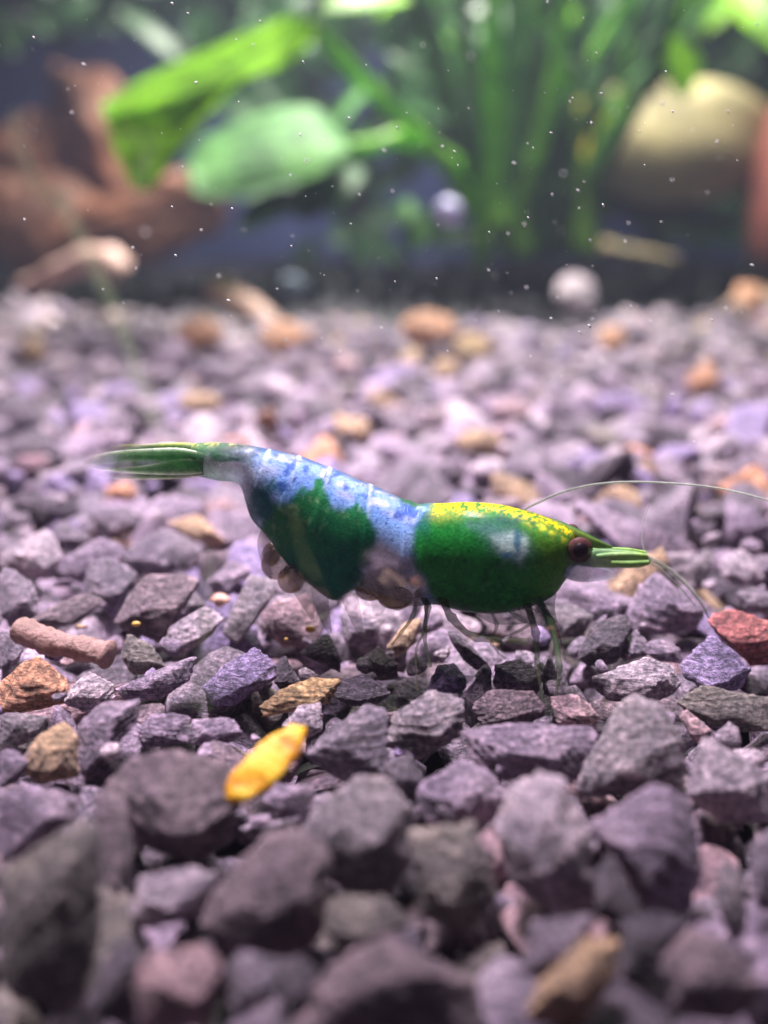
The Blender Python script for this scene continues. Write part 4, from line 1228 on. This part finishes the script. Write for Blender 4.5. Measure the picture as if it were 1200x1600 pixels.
for k in range(26):
    u0, ut = rl.uniform(720, 930), rl.uniform(560, 1230)
    Yd = rl.uniform(235, 300)
    bend = rl.uniform(-40, 40)
    stalk('stem', [at(ut, -90, Yd - 6), at((u0 + ut) / 2 + bend, 110, Yd), at(u0 + (ut - u0) * 0.12, 280, Yd + 3), at(u0, 400, Yd + 3)], rl.uniform(0.5, 0.9), rl.uniform(0.8, 1.5), rl.choice([M_STEMD, M_LEAF3, M_STEM, M_STEM, M_LEAF2]), clump, 24)
for k in range(30):
    u, v = rl.uniform(560, 1120), rl.uniform(-60, 150)
    Yd = rl.uniform(245, 300)
    p0 = at(u, v, Yd)
    an = rl.uniform(0, 6.28)
    L = rl.uniform(10, 20)
    p1 = p0 + np.array([math.cos(an) * L, rl.uniform(-5, 5), math.sin(an) * L * 0.8])
    leaf_oval('leaf', p0, p1, rl.uniform(5, 9), (rl.uniform(-0.5, 0.5), -0.7, rl.uniform(0.2, 1)), rl.choice([M_LEAF3, M_LEAF2, M_STEMD, M_LEAF]), clump, 0.2, 0.3, 14, 5)
# thicket of dark leaves behind everything
bank = []
bF, nb = [], 0
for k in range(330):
    u, v = rl.uniform(440, 1290), rl.uniform(-140, 380)
    if rl.random() < 0.35:
        u = rl.uniform(-80, 420)
        v = rl.uniform(-120, 60)
    Yd = rl.uniform(285, 380)
    p0 = at(u, v, Yd)
    an = rl.uniform(0, 6.28)
    L = rl.uniform(12, 26)
    p1 = p0 + np.array([math.cos(an) * L, rl.uniform(-8, 8), math.sin(an) * L])
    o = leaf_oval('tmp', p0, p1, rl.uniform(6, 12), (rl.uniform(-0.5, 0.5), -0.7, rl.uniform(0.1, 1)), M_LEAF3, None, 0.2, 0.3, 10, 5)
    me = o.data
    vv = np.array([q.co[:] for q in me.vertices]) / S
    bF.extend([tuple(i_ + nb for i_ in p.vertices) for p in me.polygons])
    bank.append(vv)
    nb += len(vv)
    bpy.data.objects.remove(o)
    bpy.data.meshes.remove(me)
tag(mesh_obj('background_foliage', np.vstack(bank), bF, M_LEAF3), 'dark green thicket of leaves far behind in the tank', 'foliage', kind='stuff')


# low near-black leaves added to stand in for the darkness behind the gravel
M_DARKNESS = leaf_material('darkness_black', (0.016, 0.024, 0.026), (0.015, 0.03, 0.025), 0.2)
bank, bF, nb = [], [], 0
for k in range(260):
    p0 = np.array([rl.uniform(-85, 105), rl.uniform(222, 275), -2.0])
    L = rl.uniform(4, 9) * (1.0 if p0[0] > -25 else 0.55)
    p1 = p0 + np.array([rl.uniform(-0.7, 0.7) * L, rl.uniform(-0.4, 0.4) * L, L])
    o = leaf_oval('tmp', p0, p1, rl.uniform(2.0, 4.5), (rl.uniform(-0.5, 0.5), -0.9, rl.uniform(0.1, 0.6)), M_DARKNESS, None, 0.2, 0.3, 8, 5)
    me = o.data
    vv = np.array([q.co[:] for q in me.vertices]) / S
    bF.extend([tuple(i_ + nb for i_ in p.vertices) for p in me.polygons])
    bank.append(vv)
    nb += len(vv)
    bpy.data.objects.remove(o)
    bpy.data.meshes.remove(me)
tag(mesh_obj('darkness_leaves', np.vstack(bank), bF, M_DARKNESS), 'added near black leaves standing in for darkness along the far rim of the gravel', 'darkness_filler', kind='stuff')


def lump(name, ctr, size, seed, mat, label, cat, group=None, colr=None, rough=0.08):
    d, f = ico(4)
    v = d * (1 + rough * wave_noise(d, 2.6, seed) + rough * 0.5 * wave_noise(d, 6.0, seed + 1))[:, None] * np.array(size)
    o = mesh_obj(name, v + np.array(ctr), f, mat, col=colr, origin=ctr)
    return tag(o, label, cat, group)


M_TAN = plain_material('tan_rock', (0.60, 0.50, 0.25), (0.34, 0.29, 0.17), 0.09, bump=1.2)
M_TANT = plain_material('tan_twig', (0.36, 0.26, 0.13), (0.16, 0.14, 0.07), 0.3, bump=0.6)
M_YEL = leaf_material('yellow_leaf', (0.55, 0.50, 0.04), (0.80, 0.75, 0.04), 0.5)
M_RED = plain_material('red_rock', (0.36, 0.10, 0.075), (0.20, 0.07, 0.06), 0.12, bump=0.6)
M_WOOD = plain_material('driftwood', (0.34, 0.135, 0.075), (0.13, 0.055, 0.04), 0.10, bump=1.5)
M_PINK = plain_material('pink_twig', (0.70, 0.46, 0.42), (0.50, 0.30, 0.26), 0.25, bump=0.4)
Yr = 300
lump('boulder', at(1060, 228, Yr - 8), (23, 11, 14), 61, M_TAN, 'large tan boulder behind the stems on the upper right', 'boulder', rough=0.06)
lump('boulder', at(955, 195, Yr + 6), (8, 7, 12), 62, M_TAN, 'narrow tan boulder left of the large one, behind the dark stem', 'boulder')
lump('boulder', at(1232, 300, 285), (9, 9, 22), 63, M_RED, 'red boulder cut off by the photo edge on the upper right', 'boulder')
yl = empty('yellow_leaf', at(920, 250, 285))
tag(yl, 'yellow leaf glowing in front of the narrow tan boulder', 'leaf')
leaf_oval('blade', at(905, 155, 286), at(940, 258, 284), 9, (-0.3, -0.6, 0.8), M_YEL, yl, 0.2, 0.2)
yl2 = empty('yellow_leaf', at(880, 190, 280))
tag(yl2, 'small narrow yellow leaf between the green stems', 'leaf')
leaf_oval('blade', at(884, 128, 280), at(868, 200, 278), 5, (-0.1, -0.8, 0.6), M_YEL, yl2, 0.2, 0.2)
# driftwood on the left: a gnarled branch with arms
dw = empty('driftwood', at(120, 420, 290))
tag(dw, 'reddish brown driftwood branch at the back behind the folded leaf', 'driftwood')
for k, (c_, sz, rot) in enumerate([((60, 330, 320), (17, 9, 13), 0.5), ((150, 210, 330), (11, 8, 18), -0.35), ((235, 340, 312), (19, 7, 9), -0.35), ((30, 240, 325), (9, 7, 14), 0.7)]):
    d_, f_ = ico(5)
    q = d_ * (1 + 0.20 * wave_noise(d_, 2.4, 90 + k) + 0.13 * wave_noise(d_, 5.0, 95 + k) + 0.06 * wave_noise(d_, 12.0, 99 + k))[:, None] * np.array(sz)
    q = q @ np.array(Matrix.Rotation(rot, 3, 'Y')).T + at(*c_)
    mesh_obj('knot', q, f_, M_WOOD, dw)
# pale things on the far rim of the gravel
def log(name, pts, r0, r1, mat, label, cat, seed):
    path = catmull(np.array([at(*q) for q in pts]), 24)
    V, F = tube_geo(path, [(r0 + (r1 - r0) * i / 23) * (1 + 0.1 * math.sin(i * 1.1 + seed)) for i in range(24)], 14)
    V = V + 0.12 * wave_noise(V, 1.2, seed)[:, None]
    return tag(mesh_obj(name, V, F, mat, origin=path[12]), label, cat)
log('shell_fragment', [(28, 452, 232), (70, 436, 230), (120, 412, 228), (160, 408, 226), (186, 425, 225)], 1.4, 3.4, M_PINK, 'pale pink shell fragment on the far gravel, photo edge on the tail side', 'shell', 31)
log('twig', [(345, 455, 205), (375, 475, 200), (405, 495, 196), (430, 525, 192)], 2.6, 2.2, M_PINK, 'pink twig standing between two rounded orange pebbles', 'twig', 33)
log('twig', [(940, 385, 246), (975, 392, 244), (1020, 398, 243), (1060, 408, 242)], 1.5, 0.8, M_TANT, 'tan twig lying at the far rim below the tan boulder', 'twig', 35)
M_BLUE = plain_material('pale_blue_bead', (0.42, 0.50, 0.66), (0.32, 0.38, 0.55), 0.4, bump=0.1)
lump('bead', at(457, 452, 215), (2.4, 2.2, 2.4), 71, M_BLUE, 'pale blue bead like pebble on the far gravel', 'pebble', 'coloured pebbles in the far gravel')
M_VIO = plain_material('violet_bubble', (0.52, 0.48, 0.80), (0.45, 0.42, 0.70), 0.4, bump=0.0, rough=0.25)
lump('bubble', at(701, 330, 190), (2.0, 2.0, 2.0), 72, M_VIO, 'pale violet round bubble hanging before the dark water', 'bubble', rough=0.01)

# ------------------------------------------------------------------ algae threads and drifting specks
def algae_material():
    m, nt, b = new_mat('algae')
    b.inputs['Base Color'].default_value = (0.07, 0.10, 0.03, 1)
    b.inputs['Roughness'].default_value = 0.6
    co = mm_coords(nt)
    n1_ = N(nt, 'ShaderNodeTexNoise', Scale=1.5, Detail=4.0)
    nt.links.new(co, n1_.inputs['Vector'])
    r_ = ramp(nt, n1_.outputs['Fac'], [(0.35, (0.04, 0.04, 0.04)), (0.65, (0.20, 0.20, 0.20))])
    nt.links.new(r_, b.inputs['Alpha'])
    return m
M_ALG = algae_material()
for pts, r0, r1, lab in [([(330, 860, 43), (322, 940, 42), (318, 1020, 41), (316, 1110, 40)], 0.22, 0.38, 'thin green algae thread hanging in front of the pale grey rounded stone'),
                         ([(455, 790, 44), (470, 850, 43.5), (490, 910, 43), (512, 960, 43)], 0.25, 0.45, 'thin olive algae thread crossing in front of the green belly plates'),
                         ([(90, 300, 120), (130, 380, 115), (185, 500, 105), (215, 590, 98), (250, 670, 92)], 0.7, 0.9, 'long olive algae strand rising behind the tail'),
                         ([(20, 180, 150), (40, 260, 145), (95, 330, 138)], 0.9, 0.8, 'pale algae strand in front of the driftwood')]:
    path = catmull(np.array([at(*q) for q in pts]), 30)
    V, F = tube_geo(path, [r0 + (r1 - r0) * i / 29 for i in range(30)], 8)
    tag(mesh_obj('algae_thread', V, F, M_ALG, origin=path[-1]), lab, 'algae', 'algae threads')

M_SPECK = plain_material('drifting_speck', (0.85, 0.86, 0.84), (0.7, 0.7, 0.68), 3.0, rough=0.3, bump=0.0)
d1, f1 = ico(1)
sv, sf, ns = [], [], 0
rs = np.random.default_rng(77)
for k in range(360):
    u, v = rs.uniform(-60, 1260), rs.uniform(-40, 560)
    if rs.random() < 0.35:
        u, v = rs.normal(720, 220), rs.normal(330, 140)
    if rs.random() < 0.06:
        v = rs.uniform(560, 760)
    Yd = rs.uniform(46, 61) if rs.random() < 0.72 else rs.uniform(30, 120)
    sz = 0.011 + 0.05 * rs.random() ** 2.6 + (0.03 if rs.random() < 0.05 else 0)
    el = rs.uniform(1, 2.6)
    a_ = rs.uniform(0.3, 1.3)
    R = np.array(Matrix.Rotation(a_, 3, 'Y'))
    q = (d1 * np.array([sz * el, sz, sz * 0.8])) @ R.T + at(u, v, Yd)
    sv.append(q)
    sf.extend([tuple(i_ + ns for i_ in t) for t in f1])
    ns += len(q)
tag(mesh_obj('drifting_specks', np.vstack(sv), sf, M_SPECK), 'tiny white specks drifting in the water above the gravel', 'specks', kind='stuff')

# ------------------------------------------------------------------ milky water
hz = bpy.data.materials.new('milky_water')
hz.use_nodes = True
nt = hz.node_tree
nt.nodes.remove(nt.nodes['Principled BSDF'])
pv = nt.nodes.new('ShaderNodeVolumePrincipled')
pv.inputs['Color'].default_value = (0.66, 0.70, 0.98, 1)
pv.inputs['Density'].default_value = 0.2
pv.inputs['Anisotropy'].default_value = 0.3
nt.links.new(pv.outputs['Volume'], nt.nodes['Material Output'].inputs['Volume'])
x0, x1, y0_, y1_, z0_, z1_ = -270, 270, -30, 440, -7, 160
hv = [(x0, y0_, z0_), (x1, y0_, z0_), (x1, y1_, z0_), (x0, y1_, z0_), (x0, y0_, z1_), (x1, y0_, z1_), (x1, y1_, z1_), (x0, y1_, z1_)]
hf = [(0, 3, 2, 1), (4, 5, 6, 7), (0, 1, 5, 4), (1, 2, 6, 5), (2, 3, 7, 6), (3, 0, 4, 7)]
tag(mesh_obj('haze', hv, hf, hz, smooth=False), 'slightly milky tank water around everything', 'water', kind='stuff')
